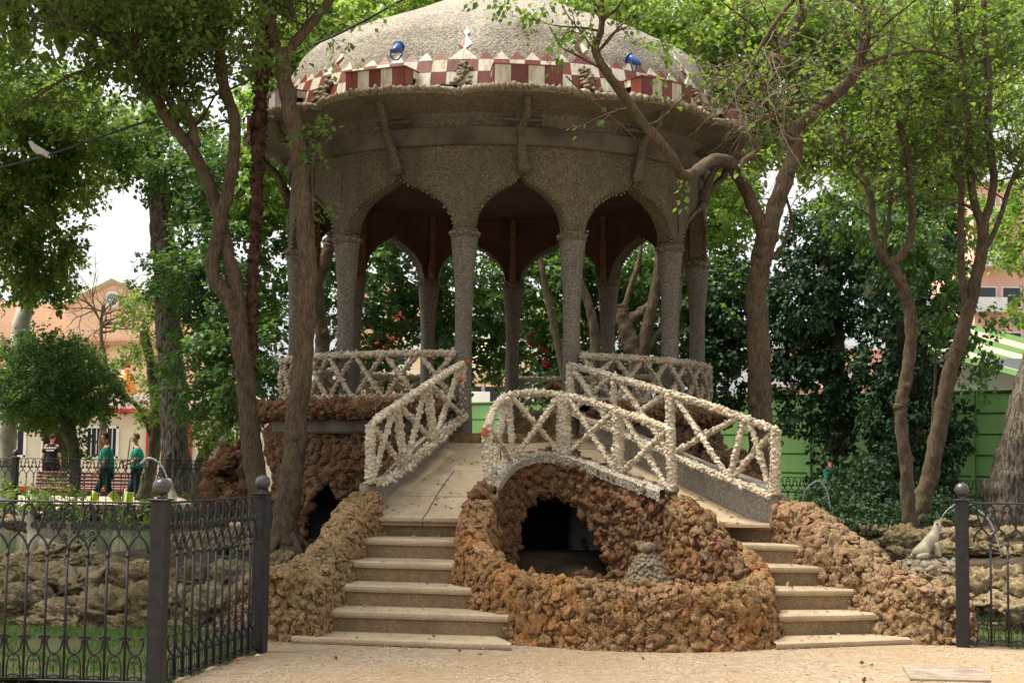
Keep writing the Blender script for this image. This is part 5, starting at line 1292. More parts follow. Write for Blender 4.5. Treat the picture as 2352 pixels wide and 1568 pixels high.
small_trunk('second pale plane trunk close beside the twin in front of the cabin', [(508, 1140), (511, 1060), (516, 1000), (526, 930)], [.13, .12, .12], Y=36.3)
tree('small bare-crowned tree in front of the brick church', [(pth(42, (232, 1120), (236, 960), (240, 830), (232, 770), (236, 700)), [.10, .07, .03])], None, bark=BARK, sprout=[(0, .72, 1, 16, 1.3, .03, 2)], seed=12, leafmat=LEAF_L, size=.10, extra=(1, .2))
tree('slim forked trunk seen between the left columns', [(pth(22.5, (742, 900), (740, 800), (735, 730), (728, 650), (744, 600), (757, 560)), [.12, .105, .10, .09]), (pth(22.5, (757, 560), (775, 480), (790, 400)), [.07, .05]), (pth(22.5, (748, 590), (722, 570), (700, 540)), [.035, .02])],
     [bb(800, 360, 120, 130, 23, 1.5)], seed=13, bark=BARK, dens=30, leafmat=LEAF_D, size=.1)
# lindens behind the pavilion
tree('linden with drooping leaves seen through the left arches of the pavilion', [(pth(29, (1000, 1180), (1005, 1000), (995, 850), (1000, 700), (1010, 500)), [.2, .17, .12])],
     [bb(900, 610, 110, 90, 27.5, 1.6), bb(840, 740, 70, 110, 28, 1.5), bb(960, 700, 90, 80, 28, 1.4), bb(1060, 650, 110, 110, 27.5, 1.6), bb(1090, 800, 70, 80, 28, 1.2), bb(860, 860, 90, 50, 28.5, 1.3), bb(1000, 790, 50, 60, 28, 1), bb(770, 600, 80, 150, 28, 1.5), bb(1150, 740, 60, 90, 28, 1.1)],
     seed=14, bark=BARK, dens=48, leafmat=LEAF_D, size=.14, gap=-.22, spray=16, tw=.5)
tree('dark forked tree seen through the right arches of the pavilion', [(pth(25, (1485, 1120), (1478, 960), (1468, 840), (1448, 790), (1432, 740), (1425, 700)), [.2, .17, .15, .12]),
      (pth(25, (1468, 835), (1485, 760), (1500, 690), (1512, 620), (1518, 540)), [.11, .09, .07]), (pth(25, (1425, 745), (1450, 655), (1468, 600), (1478, 530)), [.05, .045, .03]), (pth(25, (1480, 820), (1510, 770), (1545, 735)), [.07, .05]),
      (pth(25.5, (1440, 745), (1480, 715), (1510, 695)), [.11, .09]), (pth(25, (1368, 900), (1365, 760), (1352, 700), (1320, 620), (1290, 560)), [.09, .075, .05]), (pth(25, (1300, 880), (1270, 740), (1250, 650), (1240, 590)), [.07, .06, .04])],
     [bb(1250, 660, 100, 110, 27, 1.6), bb(1260, 820, 90, 90, 27, 1.4), bb(1390, 640, 110, 100, 27.5, 1.6), bb(1400, 820, 90, 100, 28, 1.5), bb(1520, 640, 90, 110, 28, 1.5), bb(1560, 820, 90, 90, 28, 1.4), bb(1640, 700, 90, 150, 28, 1.6), bb(1330, 560, 120, 80, 27, 1.5)],
     seed=15, bark=BARK, dens=62, leafmat=LEAF_D, size=.14, gap=-.32, spray=16, tw=.5)
# sunlit crowns above the roof
tree('bright green crown rising above the left of the dome', [(pth(30, (880, 600), (885, 400), (880, 200)), [.2, .15, .1])],
     [bb(850, 90, 130, 90, 28, 1.8), bb(760, 190, 100, 110, 28, 1.6), bb(950, 20, 110, 60, 28.5, 1.6), bb(700, 60, 110, 90, 28, 1.6), bb(650, 250, 80, 120, 28, 1.5), bb(1080, -30, 110, 40, 28, 1.2), bb(620, 420, 80, 90, 28, 1.4)],
     seed=16, dens=95, leafmat=LEAF_L, size=.14, gap=-.4, spray=15, tw=.45)
tree('bright yellow-green crown above the right of the dome', [(pth(31, (1560, 700), (1570, 480), (1580, 300), (1560, 100)), [.18, .13, .08])],
     [bb(1500, 50, 150, 80, 29, 1.8), bb(1640, 130, 130, 120, 29, 1.8), bb(1560, 220, 70, 60, 28, 1), bb(1700, 300, 110, 110, 29.5, 1.6), bb(1360, 0, 110, 50, 29, 1.4), bb(1800, 60, 140, 110, 29, 1.8), bb(1660, 480, 90, 80, 28.5, 1.4)],
     seed=17, dens=90, leafmat=LEAF_L, size=.14, gap=-.4, spray=15, tw=.45, sprout=[(0, .4, 1, 20, 2.2, .04, 2)])
tree('bright yellow-green crown filling the upper right behind the slender trees', [(pth(32, (2010, 700), (2015, 480), (2020, 260), (2010, 60)), [.2, .15, .1])],
     [bb(1950, 90, 140, 110, 30, 1.8), bb(2100, 130, 140, 120, 31, 1.8), bb(1880, 280, 110, 110, 30, 1.6), bb(2040, 330, 140, 110, 31, 1.7), bb(2260, 120, 130, 120, 31, 1.7), bb(2180, 330, 90, 90, 31, 1.4), bb(2320, 30, 90, 70, 31, 1.4), bb(2170, 480, 80, 80, 31, 1.2)],
     seed=18, dens=90, leafmat=LEAF_L, size=.14, gap=-.4, spray=15, tw=.45, sprout=[(0, .3, 1, 22, 2.4, .045, 2)])
tree('drooping light green foliage at the right edge', [(pth(27, (2400, 1100), (2395, 700), (2390, 400)), [.2, .15, .1])], [bb(2340, 560, 60, 90, 26, 1.2), bb(2330, 470, 60, 50, 26, 1), bb(2345, 690, 45, 40, 26, .8), bb(2360, 380, 60, 60, 26, 1), bb(2310, 260, 60, 60, 27, 1)], seed=19, dens=75, leafmat=LEAF_L, size=.11, gap=-.15)
# ivy-covered trees
def ivy_tree(label, limbs, blobs, seed, dens):
    tree(label, limbs, blobs, bark=BARK_G, leafmat=IVY, cat='tree', seed=seed, dens=dens, size=.115, gap=-.75, shell=.86, spray=9, tw=.18, droop=.9)
ivy_tree('narrow tree trunk wrapped in dark hanging ivy right of the pavilion', [(pth(26, (1915, 1190), (1920, 1000), (1915, 800), (1905, 600), (1900, 450)), [.22, .18, .15])],
         [bb(1915, 1060, 48, 110, 25.6, .4), bb(1920, 940, 42, 110, 25.6, .4), bb(1900, 820, 62, 110, 25.6, .5), bb(1870, 680, 95, 120, 25.8, .8), bb(1900, 560, 90, 100, 26, .8), bb(1800, 840, 60, 60, 26, .5), bb(1820, 740, 70, 110, 26.2, .7), bb(1680, 830, 60, 110, 27, .8), bb(1690, 690, 70, 100, 27, .8), bb(1820, 950, 40, 50, 26, .4)], 20, 165)
ivy_tree('broad tree wholly covered in dark ivy with a spreading ivy foot', [(pth(25, (2060, 1200), (2075, 1050), (2080, 850), (2085, 650), (2080, 450)), [.4, .34, .26])],
         [bb(2090, 1080, 105, 110, 24.6, .7), bb(2080, 940, 95, 110, 24.6, .7), bb(2080, 800, 110, 120, 24.8, .8), bb(2090, 660, 130, 120, 25, .9), bb(2060, 540, 130, 100, 25.2, .9), bb(1990, 1120, 90, 70, 24.2, .6), bb(2180, 980, 40, 60, 24.8, .4), bb(1930, 1165, 70, 40, 24, .5)], 21, 165)
tree('green shoots and long-leaved foliage in front of the ivy-clad tree', [(pth(23, (2130, 1200), (2140, 1000), (2150, 800), (2150, 650)), [.03, .02, .01])], [bb(2150, 700, 75, 90, 22.5, .8), bb(2120, 560, 110, 90, 22.5, .9), bb(2250, 780, 50, 60, 22, .5), bb(2215, 880, 35, 50, 22, .4), bb(1990, 480, 110, 80, 23, .9)], seed=22, dens=80, size=.11, leafmat=LEAF_D, gap=-.2, droop=.8)
# unseen tree added to shade the pavilion from the left
def shade_tree(label, trunk, cells, seed):
    g = np.random.default_rng(seed); bl_ = [(np.array([x, y, z + g.normal(0, .4)]), (g.uniform(1.9, 2.5), g.uniform(1.9, 2.5), .85)) for x, y, z in cells]
    x, y = trunk; limbs = [([(x, y, 0), (x + .1, y, 3), (x - .1, y + .2, 6), (x, y + .3, 9.5)], [.32, .26, .2, .12])]
    for c in cells[:6]: limbs.append(([(x, y + .2, 6 + g.uniform(0, 1.5)), ((x + c[0]) / 2, (y + c[1]) / 2, 8.3), c], [.12, .08, .03]))
    tree(label, limbs, bl_, bark=BARK, leafmat=LEAF, seed=seed, dens=14, size=.30, spray=14, gap=-.75, shell=.2, tw=.7)
shade_tree('tall unseen tree added at the left, its crown shading the pavilion', (-9.5, 14.5), [(x, y, 8.8) for x in (-8.4, -6.2) for y in (13.6, 16, 18.4, 20.6)] + [(x, y, 10.2) for x in (-7.2, -5.0) for y in (11.5, 14)], 93)
fallen()
# low ivy and shrubs
def cover(name, label, cat, blobs, mat, seed, dens, size, **k):
    V = foliage(blobs, dens, size, seed, k.get('spray', 10), k.get('tw', .2), -.8, .5, .8); o = link(name, leaf_mesh(V, name, mat)); tag(o, label, cat, kind='stuff')
cover('ivy', 'dark ground ivy spreading below the ivy-clad trees', 'ivy', [bb(1970, 1185, 130, 28, 22, 1.2), bb(1900, 1150, 60, 30, 24, 1.2), bb(2060, 1195, 90, 22, 21.2, .8), bb(2180, 1165, 60, 22, 23, .9)], IVY, 30, 170, .09)
cover('shrubbery', 'low green plants along the far left railing', 'shrubbery', [bb(30, 1140, 60, 26, 27, .8), bb(120, 1135, 70, 20, 27, .8), bb(310, 1178, 60, 12, 27, .5), bb(230, 1178, 60, 10, 27, .5), bb(352, 1150, 22, 16, 26.8, .3), bb(440, 1150, 60, 14, 27, .5)], LEAF, 31, 120, .085)
cover('hanging_ivy', 'dark ivy over the far pond rim behind the left railing', 'ivy', [bb(160, 1215, 34, 30, 20, .4), bb(270, 1190, 30, 14, 24, .3), bb(500, 1290, 30, 10, 15, .2)], IVY, 32, 200, .06)

# ================================================================ ROCKERIES, POND RIM
BIGR = [crag_vf(300 + i, 5 if i < 3 else 4) for i in range(5)]
MIDR = [crag_vf(320 + i, 4) for i in range(7)]
BIGME = [mesh_from(*v, 'stone', LIME, True) for v in BIGR]; MIDME = [mesh_from(*v, 'stone', LIME, True) for v in MIDR]
MIDRED = [mesh_from(*v, 'stone', TUFA_RED, True) for v in MIDR]
def rockery(label, spots, seed, big=False, mes=None):
    """spots: (px, py, Y, rx px, ry px): one stone each"""
    g = np.random.default_rng(seed); c0 = at(*spots[0][:3]); t = empty('rockery', (c0[0], c0[1], 0), 0, label, 'rockery')
    for (px, py, Y, rx, ry) in spots:
        c = at(px, py, Y); s_ = Y / FP; me = (mes or (BIGME if rx > 38 else MIDME)); me = me[g.integers(len(me))]
        link('stone', me, t, None, tuple(c - world_loc(t)), (g.uniform(-.3, .3), g.uniform(-.3, .3), g.uniform(-.5, .5) + (PI if g.random() < .5 else 0)), (rx * s_ / 1.1, max(rx, ry) * s_ * .9, ry * s_ / .72))
    return t
def strip(x0, y0, x1, y1, Y0, Y1, n, r0, r1, seed, jy=8):
    g = np.random.default_rng(seed); out = []
    for i in range(n):
        f = (i + g.uniform(.2, .8)) / n; r_ = g.uniform(r0, r1); out.append((x0 + (x1 - x0) * f, y0 + (y1 - y0) * f + g.normal(0, jy), Y0 + (Y1 - Y0) * f + g.normal(0, .15), r_, r_ * g.uniform(.55, .85)))
    return out
left_rocks = [(60, 1395, 12.9, 85, 55), (150, 1420, 12.7, 80, 40), (240, 1410, 12.8, 90, 52), (330, 1400, 12.9, 70, 60), (20, 1345, 13.2, 60, 38), (110, 1335, 13.3, 75, 38), (200, 1340, 13.3, 80, 42), (300, 1335, 13.3, 75, 45), (400, 1400, 12.9, 65, 60), (480, 1405, 12.8, 70, 55), (560, 1400, 12.8, 60, 60), (380, 1340, 13.3, 60, 38), (450, 1335, 13.3, 60, 36), (530, 1330, 13.3, 60, 40), (50, 1300, 13.9, 48, 22), (170, 1298, 13.9, 45, 20), (100, 1440, 12.6, 60, 22), (200, 1440, 12.6, 60, 22), (300, 1445, 12.5, 50, 26), (420, 1455, 12.5, 50, 22), (520, 1455, 12.4, 60, 28)]
rockery('long bank of pitted limestone boulders behind the left railings', left_rocks + strip(30, 1290, 330, 1302, 14.2, 14.0, 12, 14, 26, 1), 1)
rockery('upper shelf of pitted boulders behind the angled railing', strip(380, 1262, 600, 1262, 16.2, 15.2, 9, 22, 36, 2, 5) + strip(400, 1235, 560, 1240, 17, 16.2, 7, 18, 28, 3, 4) + [(430, 1290, 15.4, 30, 18)], 2)
rockery('pinkish boulders at the edge of the pond behind the left railing', [(120, 1272, 17, 50, 20), (60, 1285, 16.6, 45, 20), (190, 1285, 16.4, 40, 18), (10, 1290, 16.4, 40, 20), (30, 1200, 21, 38, 18)], 3, mes=MIDME[:3])
rockery('far rim of rounded stones across the left pond', strip(-40, 1185, 570, 1178, 30.4, 29.8, 46, 9, 17, 4, 4) + strip(-40, 1172, 570, 1168, 30.7, 30.2, 40, 8, 13, 5, 3), 4)
rockery('mound of reddish tufa rocks left of the crossing stems', [(525, 1130, 19, 60, 50), (500, 1090, 19, 36, 30), (555, 1080, 19, 40, 40), (520, 1050, 19.2, 30, 22)] + strip(478, 1120, 570, 1130, 18.6, 18.3, 7, 16, 26, 6, 14) + strip(485, 1070, 575, 1060, 18.8, 18.6, 8, 14, 22, 7, 12) + strip(505, 1040, 580, 1030, 19, 18.8, 6, 12, 18, 9, 7) + strip(475, 1150, 580, 1160, 18.4, 18.2, 7, 16, 24, 10, 8), 5, mes=MIDRED)
rockery('small pale stones set on the left tufa wall beside the trunk', [(612, 1285, 13.6, 22, 16), (640, 1280, 13.5, 20, 18), (662, 1278, 13.4, 16, 15), (625, 1305, 13.3, 22, 16)], 6, mes=MIDME)
rockery('tufa rock pile under the right side of the pavilion', [(1660, 1060, 17.0, 34, 30), (1700, 1080, 16.8, 26, 24), (1640, 1030, 17.2, 26, 20), (1690, 1045, 17.2, 22, 18), (1720, 1105, 16.8, 26, 20), (1620, 1060, 17, 24, 26)], 7, mes=MIDRED)
rockery('stones at the foot of the slender trees behind the frog', [(2075, 1225, 19.2, 30, 22), (2050, 1240, 18.9, 26, 20), (2110, 1240, 19, 36, 26), (2150, 1230, 19.4, 34, 24), (2200, 1235, 19.3, 40, 26), (2060, 1270, 18.4, 24, 16), (2100, 1272, 18.4, 26, 14), (2180, 1262, 18.8, 34, 18), (2250, 1240, 19.2, 44, 28), (2320, 1235, 19.3, 44, 28), (2270, 1265, 18.8, 40, 18), (2340, 1270, 18.6, 40, 20), (2170, 1200, 20.2, 20, 10), (2230, 1195, 20.5, 26, 12)], 8, mes=MIDME)
rockery('pale holed limestone boulders behind the right railing', [(2262, 1345, 13.9, 42, 38), (2320, 1330, 13.8, 46, 34), (2360, 1360, 13.5, 44, 40), (2240, 1320, 14.4, 30, 18), (2290, 1385, 13.5, 60, 26), (2345, 1410, 13.3, 60, 34), (2165, 1335, 13.9, 24, 12), (2190, 1345, 13.6, 24, 16), (2130, 1328, 14.1, 22, 10), (2090, 1312, 14.5, 20, 9)], 9, mes=MIDME)
rockery('grey stone edging along the ivy bed', strip(1880, 1190, 2060, 1222, 22, 20.5, 14, 9, 15, 11, 4), 10, mes=MIDME)
# lumps of rock that form the pond's near bank under the walls
mb = MB(); k0 = at(2330, 1290, 17.0); mb.bevbox((k0[0] + .6, 17.0, .14), (2.6, .25, .30), .03, -.05); tag(mb.build('pond_kerb', CONC, None, True), 'low grey concrete pond kerb behind the right railing', 'kerb')

# ================================================================ STATUES AND WATER JETS
def skin_mesh(name, joints, edges, mat, parent, sub=2, root=0, fat=1.12):
    """one continuous body grown along a skeleton: joints name -> (x, y, z, rx, ry)"""
    names = list(joints); idx = {k: i for i, k in enumerate(names)}
    me = bpy.data.meshes.new(name); me.from_pydata([joints[k][:3] for k in names], [(idx[a], idx[b]) for a, b in edges], [])
    o = bpy.data.objects.new(name, me); COL.objects.link(o)
    md = o.modifiers.new('skin', 'SKIN'); md.use_smooth_shade = True; md.branch_smoothing = .6
    for i, k in enumerate(names):
        sv = me.skin_vertices[0].data[i]; j = joints[k]; sv.radius = (j[3] * fat, (j[4] if len(j) > 4 else j[3]) * fat); sv.use_root = (i == root)
    md2 = o.modifiers.new('sub', 'SUBSURF'); md2.levels = sub; md2.render_levels = sub
    dg = bpy.context.evaluated_depsgraph_get(); ev = o.evaluated_get(dg); m2 = bpy.data.meshes.new_from_object(ev); o.modifiers.clear(); o.data = m2; m2.name = name
    m2.materials.clear(); m2.materials.append(mat)
    if parent is not None: o.parent = parent
    return o
def frog():
    c = at(2132, 1283, 15.6); t = empty('frog_statue', tuple(c), R(0), 'pale stone frog statue rearing up to spout water, on a pebbled pedestal', 'statue')
    J = dict(rump=(-.10, 0, .07, .085, .075), belly=(-.02, 0, .13, .085, .075), chest=(.055, 0, .22, .070, .062), neck=(.085, 0, .29, .045, .045), head=(.10, 0, .335, .042, .05), snout=(.115, 0, .375, .016, .03),
             kneeL=(-.03, -.11, .05, .04), kneeR=(-.03, .11, .05, .04), footL=(-.16, -.12, .018, .022), footR=(-.16, .12, .018, .022), armL=(.07, -.075, .14, .022), armR=(.07, .075, .14, .022), handL=(.10, -.09, .02, .02), handR=(.10, .09, .02, .02), tail=(-.20, 0, .03, .03))
    E = [('rump', 'belly'), ('belly', 'chest'), ('chest', 'neck'), ('neck', 'head'), ('head', 'snout'), ('rump', 'kneeL'), ('rump', 'kneeR'), ('kneeL', 'footL'), ('kneeR', 'footR'), ('chest', 'armL'), ('chest', 'armR'), ('armL', 'handL'), ('armR', 'handR'), ('rump', 'tail')]
    skin_mesh('body', J, E, STATUE, t)
    for s_ in (-1, 1): mb = MB(); mb.sphere((.085, .032 * s_, .372), .016, 12); o = mb.build('eye', STATUE, None, True); o.parent = t
    cp = at(2140, 1320, 15.6); p = empty('pedestal', (cp[0], cp[1], 0), 0, 'round pebbled pedestal under the spouting frog', 'pedestal')
    mb = MB(); mb.lathe([(.34, 0), (.36, .12), (.36, c[2] - .10), (.31, c[2] - .03), (.1, c[2] - .005)], 26, (cp[0], cp[1], 0)); mb.build('drum', MORTAR_D, p, True)
    V, F = mb.V[0], mb.F; clad(p, V, F, .022, .045, K_C, m_chip('pedestal_pebbles', [(.27, .24, .18), (.20, .17, .12), (.33, .28, .20)]), 71, name='pebble', stuff_name='pebbles', maxp=180, zs=.9)
frog()
def spout_beast(px, py, Y, sc, label):
    c = at(px, py, Y); t = empty('spouting_statue', tuple(c), 0, label, 'statue')
    J = dict(base=(.12, 0, .08, .12, .10), body=(.02, 0, .17, .11, .1), chest=(-.06, 0, .29, .08, .075), neck=(-.09, 0, .40, .055), head=(-.10, 0, .49, .055, .06), beak=(-.15, 0, .55, .022), tail=(.28, 0, .05, .05), f1=(-.08, -.09, .02, .035), f2=(-.08, .09, .02, .035))
    J = {k: tuple(x * sc for x in v) for k, v in J.items()}
    skin_mesh('body', J, [('base', 'body'), ('body', 'chest'), ('chest', 'neck'), ('neck', 'head'), ('head', 'beak'), ('base', 'tail'), ('body', 'f1'), ('body', 'f2')], STATUE, t)
spout_beast(84, 1276, 17.2, .95, 'pale stone beast statue spouting water in the left pond behind the railing')
spout_beast(401, 1172, 25.5, 1.0, 'small pale spouting statue beyond the corner post of the railing')
def jet(pts, Y, r_, label):
    mb = MB(); P = catmull(pth(Y, *pts), 40); g = np.random.default_rng(int(pts[0][0])); r_ *= .55; mb.tube(P, np.linspace(r_, r_ * 1.5, 40) * g.uniform(.6, 1.4, 40), 6)
    for k in range(30):
        p = P[g.integers(22, 40)] + g.normal(0, r_ * 2.2, 3); V, F = ICO[1]; mb.add(V * g.uniform(.3, .8) * r_ + p, F)
    tag(mb.build('water_jet', JET, None, True), label, 'water jet', 'thin water jets over the pond')
jet([(75, 1262), (62, 1215), (40, 1175), (12, 1150), (-20, 1135)], 17.2, .012, 'thin arching water jet at the far left over the pond')
jet([(398, 1140), (385, 1100), (372, 1070), (355, 1055), (338, 1052), (322, 1065)], 25.4, .018, 'arching water jet in front of the two green-shirted workers')
jet([(1843, 1150), (1850, 1125), (1868, 1108), (1884, 1106), (1900, 1130), (1906, 1165)], 20, .012, 'small arching water jet above the right tufa wall')
jet([(2150, 1214), (2168, 1180), (2190, 1160), (2215, 1150), (2240, 1165), (2275, 1200), (2300, 1270)], 15.6, .009, 'thin water jet from the frog arching behind the ball-topped post')

# ================================================================ PEOPLE
SKIN = m_simple('tanned_skin', (.42, .21, .13), .6, .35, .1, 20)
SHIRT = m_simple('green_polo_cloth', (.02, .29, .225), .85, .2, .15, 12, .2, 30, bdist=.006)
TROU = m_simple('dark_green_trouser_cloth', (.012, .045, .035), .9, .15, .2, 12, .2, 30, bdist=.006)
HIVIS = m_simple('yellow_reflective_band', (.38, .55, .03), .6, .3, .05, 10)
BLK = m_simple('black_cotton', (.012, .012, .015), .9, .15, .1, 10)
HAIR = m_simple('short_brown_hair', (.05, .028, .018), .9, .2, .3, 60)
HAIR_L = m_simple('cropped_grey_hair', (.14, .10, .075), .9, .2, .3, 60)
SHOE = m_simple('dark_shoe_leather', (.03, .025, .02), .6, .3, .2, 20)
def person(label, loc, rz, arms, legs, shirt, trou, hair, bands=False, lean=0.0, look=0.0, group=None, k=1.0):
    """facing local +x. arms: [(elbow), (wrist)] for y<0 (right) and y>0 (left); legs: [(knee), (ankle)]"""
    t = empty('person', tuple(loc), rz, label, 'person', group); t.scale = (k, k, k)
    L = lambda z: lean * (z - .9)
    J = dict(pelvis=(0, 0, .94, .115, .14), belly=(L(1.1) + .012, 0, 1.10, .108, .135), chest=(L(1.3) + .01, 0, 1.29, .115, .155), upper=(L(1.42), 0, 1.42, .075, .12), neck=(L(1.5) + .015, 0, 1.505, .048), skull0=(L(1.56) + .03 + look * .3, 0, 1.565, .055, .058), skull=(L(1.65) + .025 + look, 0, 1.65, .088, .074), crown=(L(1.72) + .01 + look, 0, 1.715, .06, .055))
    E = [('pelvis', 'belly'), ('belly', 'chest'), ('chest', 'upper'), ('upper', 'neck'), ('neck', 'skull0'), ('skull0', 'skull'), ('skull', 'crown')]
    for s_, nm in ((-1, 'r'), (1, 'l')):
        a = arms[0 if s_ < 0 else 1]; g_ = legs[0 if s_ < 0 else 1]
        J['sh' + nm] = (L(1.42), s_ * .175, 1.405, .055); J['el' + nm] = (a[0][0] + L(1.2), a[0][1] * s_, a[0][2], .042); J['wr' + nm] = (a[1][0] + L(1.1), a[1][1] * s_, a[1][2], .028)
        w_ = np.array(J['wr' + nm][:3]); e_ = np.array(J['el' + nm][:3]); d = (w_ - e_) / np.linalg.norm(w_ - e_); p_ = w_ + d * .05; sd_ = np.cross(d, [0, s_ * 1.0, 0]); sd_ /= np.linalg.norm(sd_) + 1e-9
        J['pa' + nm] = (*p_, .034, .02); E += [('upper', 'sh' + nm), ('sh' + nm, 'el' + nm), ('el' + nm, 'wr' + nm), ('wr' + nm, 'pa' + nm)]
        curl = np.array([.0, -s_ * .012, 0])
        for q, (o_, ln) in enumerate(((-.026, .068), (-.009, .078), (.009, .073), (.025, .058))):
            b_ = p_ + d * .035 + sd_ * o_; m1 = b_ + d * ln * .5 + curl; m2 = b_ + d * ln * .85 + curl * 2.6
            for z_, pt in enumerate((b_, m1, m2)): J['f%s%d%d' % (nm, q, z_)] = (*pt, .0105 - .0015 * z_)
            E += [('pa' + nm, 'f%s%d0' % (nm, q)), ('f%s%d0' % (nm, q), 'f%s%d1' % (nm, q)), ('f%s%d1' % (nm, q), 'f%s%d2' % (nm, q))]
        th = w_ + d * .03 - sd_ * .035; J['th' + nm] = (*th, .011); J['tt' + nm] = (*(th + d * .045 - sd_ * .008), .009); E += [('wr' + nm, 'th' + nm), ('th' + nm, 'tt' + nm)]
        J['hi' + nm] = (0, s_ * .085, .88, .088); J['kn' + nm] = (g_[0][0], s_ * .10, g_[0][1], .06); J['ca' + nm] = ((g_[0][0] * .6 + g_[1][0] * .4) - .01, s_ * .10, g_[0][1] * .6 + g_[1][1] * .4, .055); J['an' + nm] = (g_[1][0], s_ * .10, g_[1][1], .036); J['to' + nm] = (g_[1][0] + .13, s_ * .11, max(.03, g_[1][1] - .06), .03)
        E += [('pelvis', 'hi' + nm), ('hi' + nm, 'kn' + nm), ('kn' + nm, 'ca' + nm), ('ca' + nm, 'an' + nm), ('an' + nm, 'to' + nm)]
    body = skin_mesh('body', J, E, SKIN, t, 2)
    def sub(names, grow_, name, mat, edges, extra=None, sb=2, ft=1.12):
        JJ = {n: (*J[n][:3], J[n][3] + grow_, (J[n][4] if len(J[n]) > 4 else J[n][3]) + grow_) for n in names}
        if extra: JJ.update(extra)
        return skin_mesh(name, JJ, edges, mat, t, sb, 0, ft)
    hem = {'hem': (J['pelvis'][0], 0, .80, .135, .165)}
    ha = {}
    for nm in 'rl':
        s0, e0 = np.array(J['sh' + nm][:3]), np.array(J['el' + nm][:3]); m_ = s0 + (e0 - s0) * .78; ha['sl' + nm] = (*m_, .066)
    sub(['belly', 'chest', 'upper', 'shr', 'shl', 'pelvis'], .022, 'shirt', shirt, [('hem', 'pelvis'), ('pelvis', 'belly'), ('belly', 'chest'), ('chest', 'upper'), ('upper', 'shr'), ('upper', 'shl'), ('shr', 'slr'), ('shl', 'sll'), ('upper', 'col')], {**hem, **ha, 'col': (J['neck'][0] - .005, 0, 1.475, .062)})
    cu = {}
    for nm in 'rl': cu['cu' + nm] = (J['an' + nm][0], J['an' + nm][1], J['an' + nm][2] + .03, .066)
    sub(['pelvis', 'hir', 'hil', 'knr', 'knl', 'car', 'cal'], .024, 'trousers', trou, [('pelvis', 'hir'), ('pelvis', 'hil'), ('hir', 'knr'), ('hil', 'knl'), ('knr', 'car'), ('knl', 'cal'), ('car', 'cur'), ('cal', 'cul')], cu, 2, 1.0)
    for nm in 'rl':
        a_ = J['an' + nm]
        skin_mesh('shoe', dict(h=(a_[0] - .03, a_[1], a_[2] - .04, .045), m=(a_[0] + .05, a_[1], max(.04, a_[2] - .05), .043), t=(a_[0] + .14, a_[1], max(.035, a_[2] - .06), .035)), [('h', 'm'), ('m', 't')], SHOE, t)
        if bands:
            k_, c_ = np.array(J['kn' + nm][:3]), np.array(cu['cu' + nm][:3])
            for (f0, f1, mt, nme) in ((.30, .80, HIVIS, 'yellow_band'), (.22, .30, WHITE, 'reflective_strip'), (.80, .88, WHITE, 'reflective_strip')):
                mb = MB(); mb.tube([k_ + (c_ - k_) * f0, k_ + (c_ - k_) * (f0 + f1) / 2, k_ + (c_ - k_) * f1], [.094, .092, .09], 14, False); o = mb.build(nme, mt, None, True); o.parent = t
    hx, hz = J['skull'][0], 1.67
    mb = MB(); V, F = ICO[3]; W = V * np.array([.098, .083, .098]); 
    keepF = [f for f in F if (W[f].mean(0)[2] > -.01 + (W[f].mean(0)[0]) * .9) or W[f].mean(0)[0] < -.045 and W[f].mean(0)[2] > -.06]
    mb.add(W + np.array([hx - .010, 0, hz]), keepF); o = mb.build('hair', hair, None, True); o.parent = t
    mb = MB(); mb.tube([(hx + .072, 0, 1.672), (hx + .092, 0, 1.648), (hx + .106, 0, 1.628), (hx + .080, 0, 1.618)], [.008, .011, .015, .008], 8); mb.sphere((hx + .055, 0, 1.578), .028, 12, 0, (1, 1.1, .8))
    for s_ in (-1, 1): mb.sphere((hx - .005, s_ * .080, 1.645), .022, 12, 0, (.9, .35, 1.3))
    o = mb.build('face', SKIN, None, True); o.parent = t
    mb = MB()
    for s_ in (-1, 1): mb.sphere((hx + .078, s_ * .032, 1.660), .009, 8); mb.box((hx + .082, s_ * .032, 1.680), (.012, .035, .006))
    mb.box((hx + .082, 0, 1.600), (.012, .045, .006)); o = mb.build('eyes_and_mouth', HAIR, None, True); o.parent = t
    return t, J
w1p = at(243, 1176, 33.0); w1p[2] = .15
person('balding worker in a green polo walking left with yellow trouser bands', w1p, PI + R(8), [[(-.02, .22, 1.14), (.16, .20, .93)], [(.0, .22, 1.13), (.17, .20, .90)]], [[(.20, .53), (.34, .10)], [(-.04, .50), (-.32, .17)]], SHIRT, TROU, HAIR, True, .05, .02, 'workers in green polo shirts')
w2p = at(313, 1176, 33.6); w2p[2] = .15
person('fair worker in a green polo holding a wooden broom handle', w2p, PI + R(12), [[(-.02, .22, 1.15), (.24, .14, 1.12)], [(.02, .21, 1.14), (.22, .12, 1.06)]], [[(.14, .52), (.20, .10)], [(.0, .50), (-.22, .14)]], SHIRT, TROU, HAIR_L, True, .04, .02, 'workers in green polo shirts')
for pr in [o for o in list(bpy.data.objects) if o.get('category') == 'person']:
    mb = MB(); mb.bevbox((.128, .09, 1.30), (.012, .085, .075), .004); o = mb.build('badge', WHITE, None); o.parent = pr
    mb = MB(); mb.bevbox((.135, .09, 1.31), (.006, .05, .02), .002); mb.bevbox((.135, .09, 1.285), (.006, .06, .008), .002); q = mb.build('emblem', BLK, None); q.parent = o
mb = MB(); a, b = at(299, 1009, 33.1), at(278, 1172, 33.0); mb.tube([a, (a + b) / 2, b], .016, 8); br = empty('broom', tuple(b), 0, 'wooden-handled broom held upright by the fair worker', 'broom'); mb.build('handle', m_simple('pale_wood', (.45, .30, .15), .7, .3, .2, 20), br)
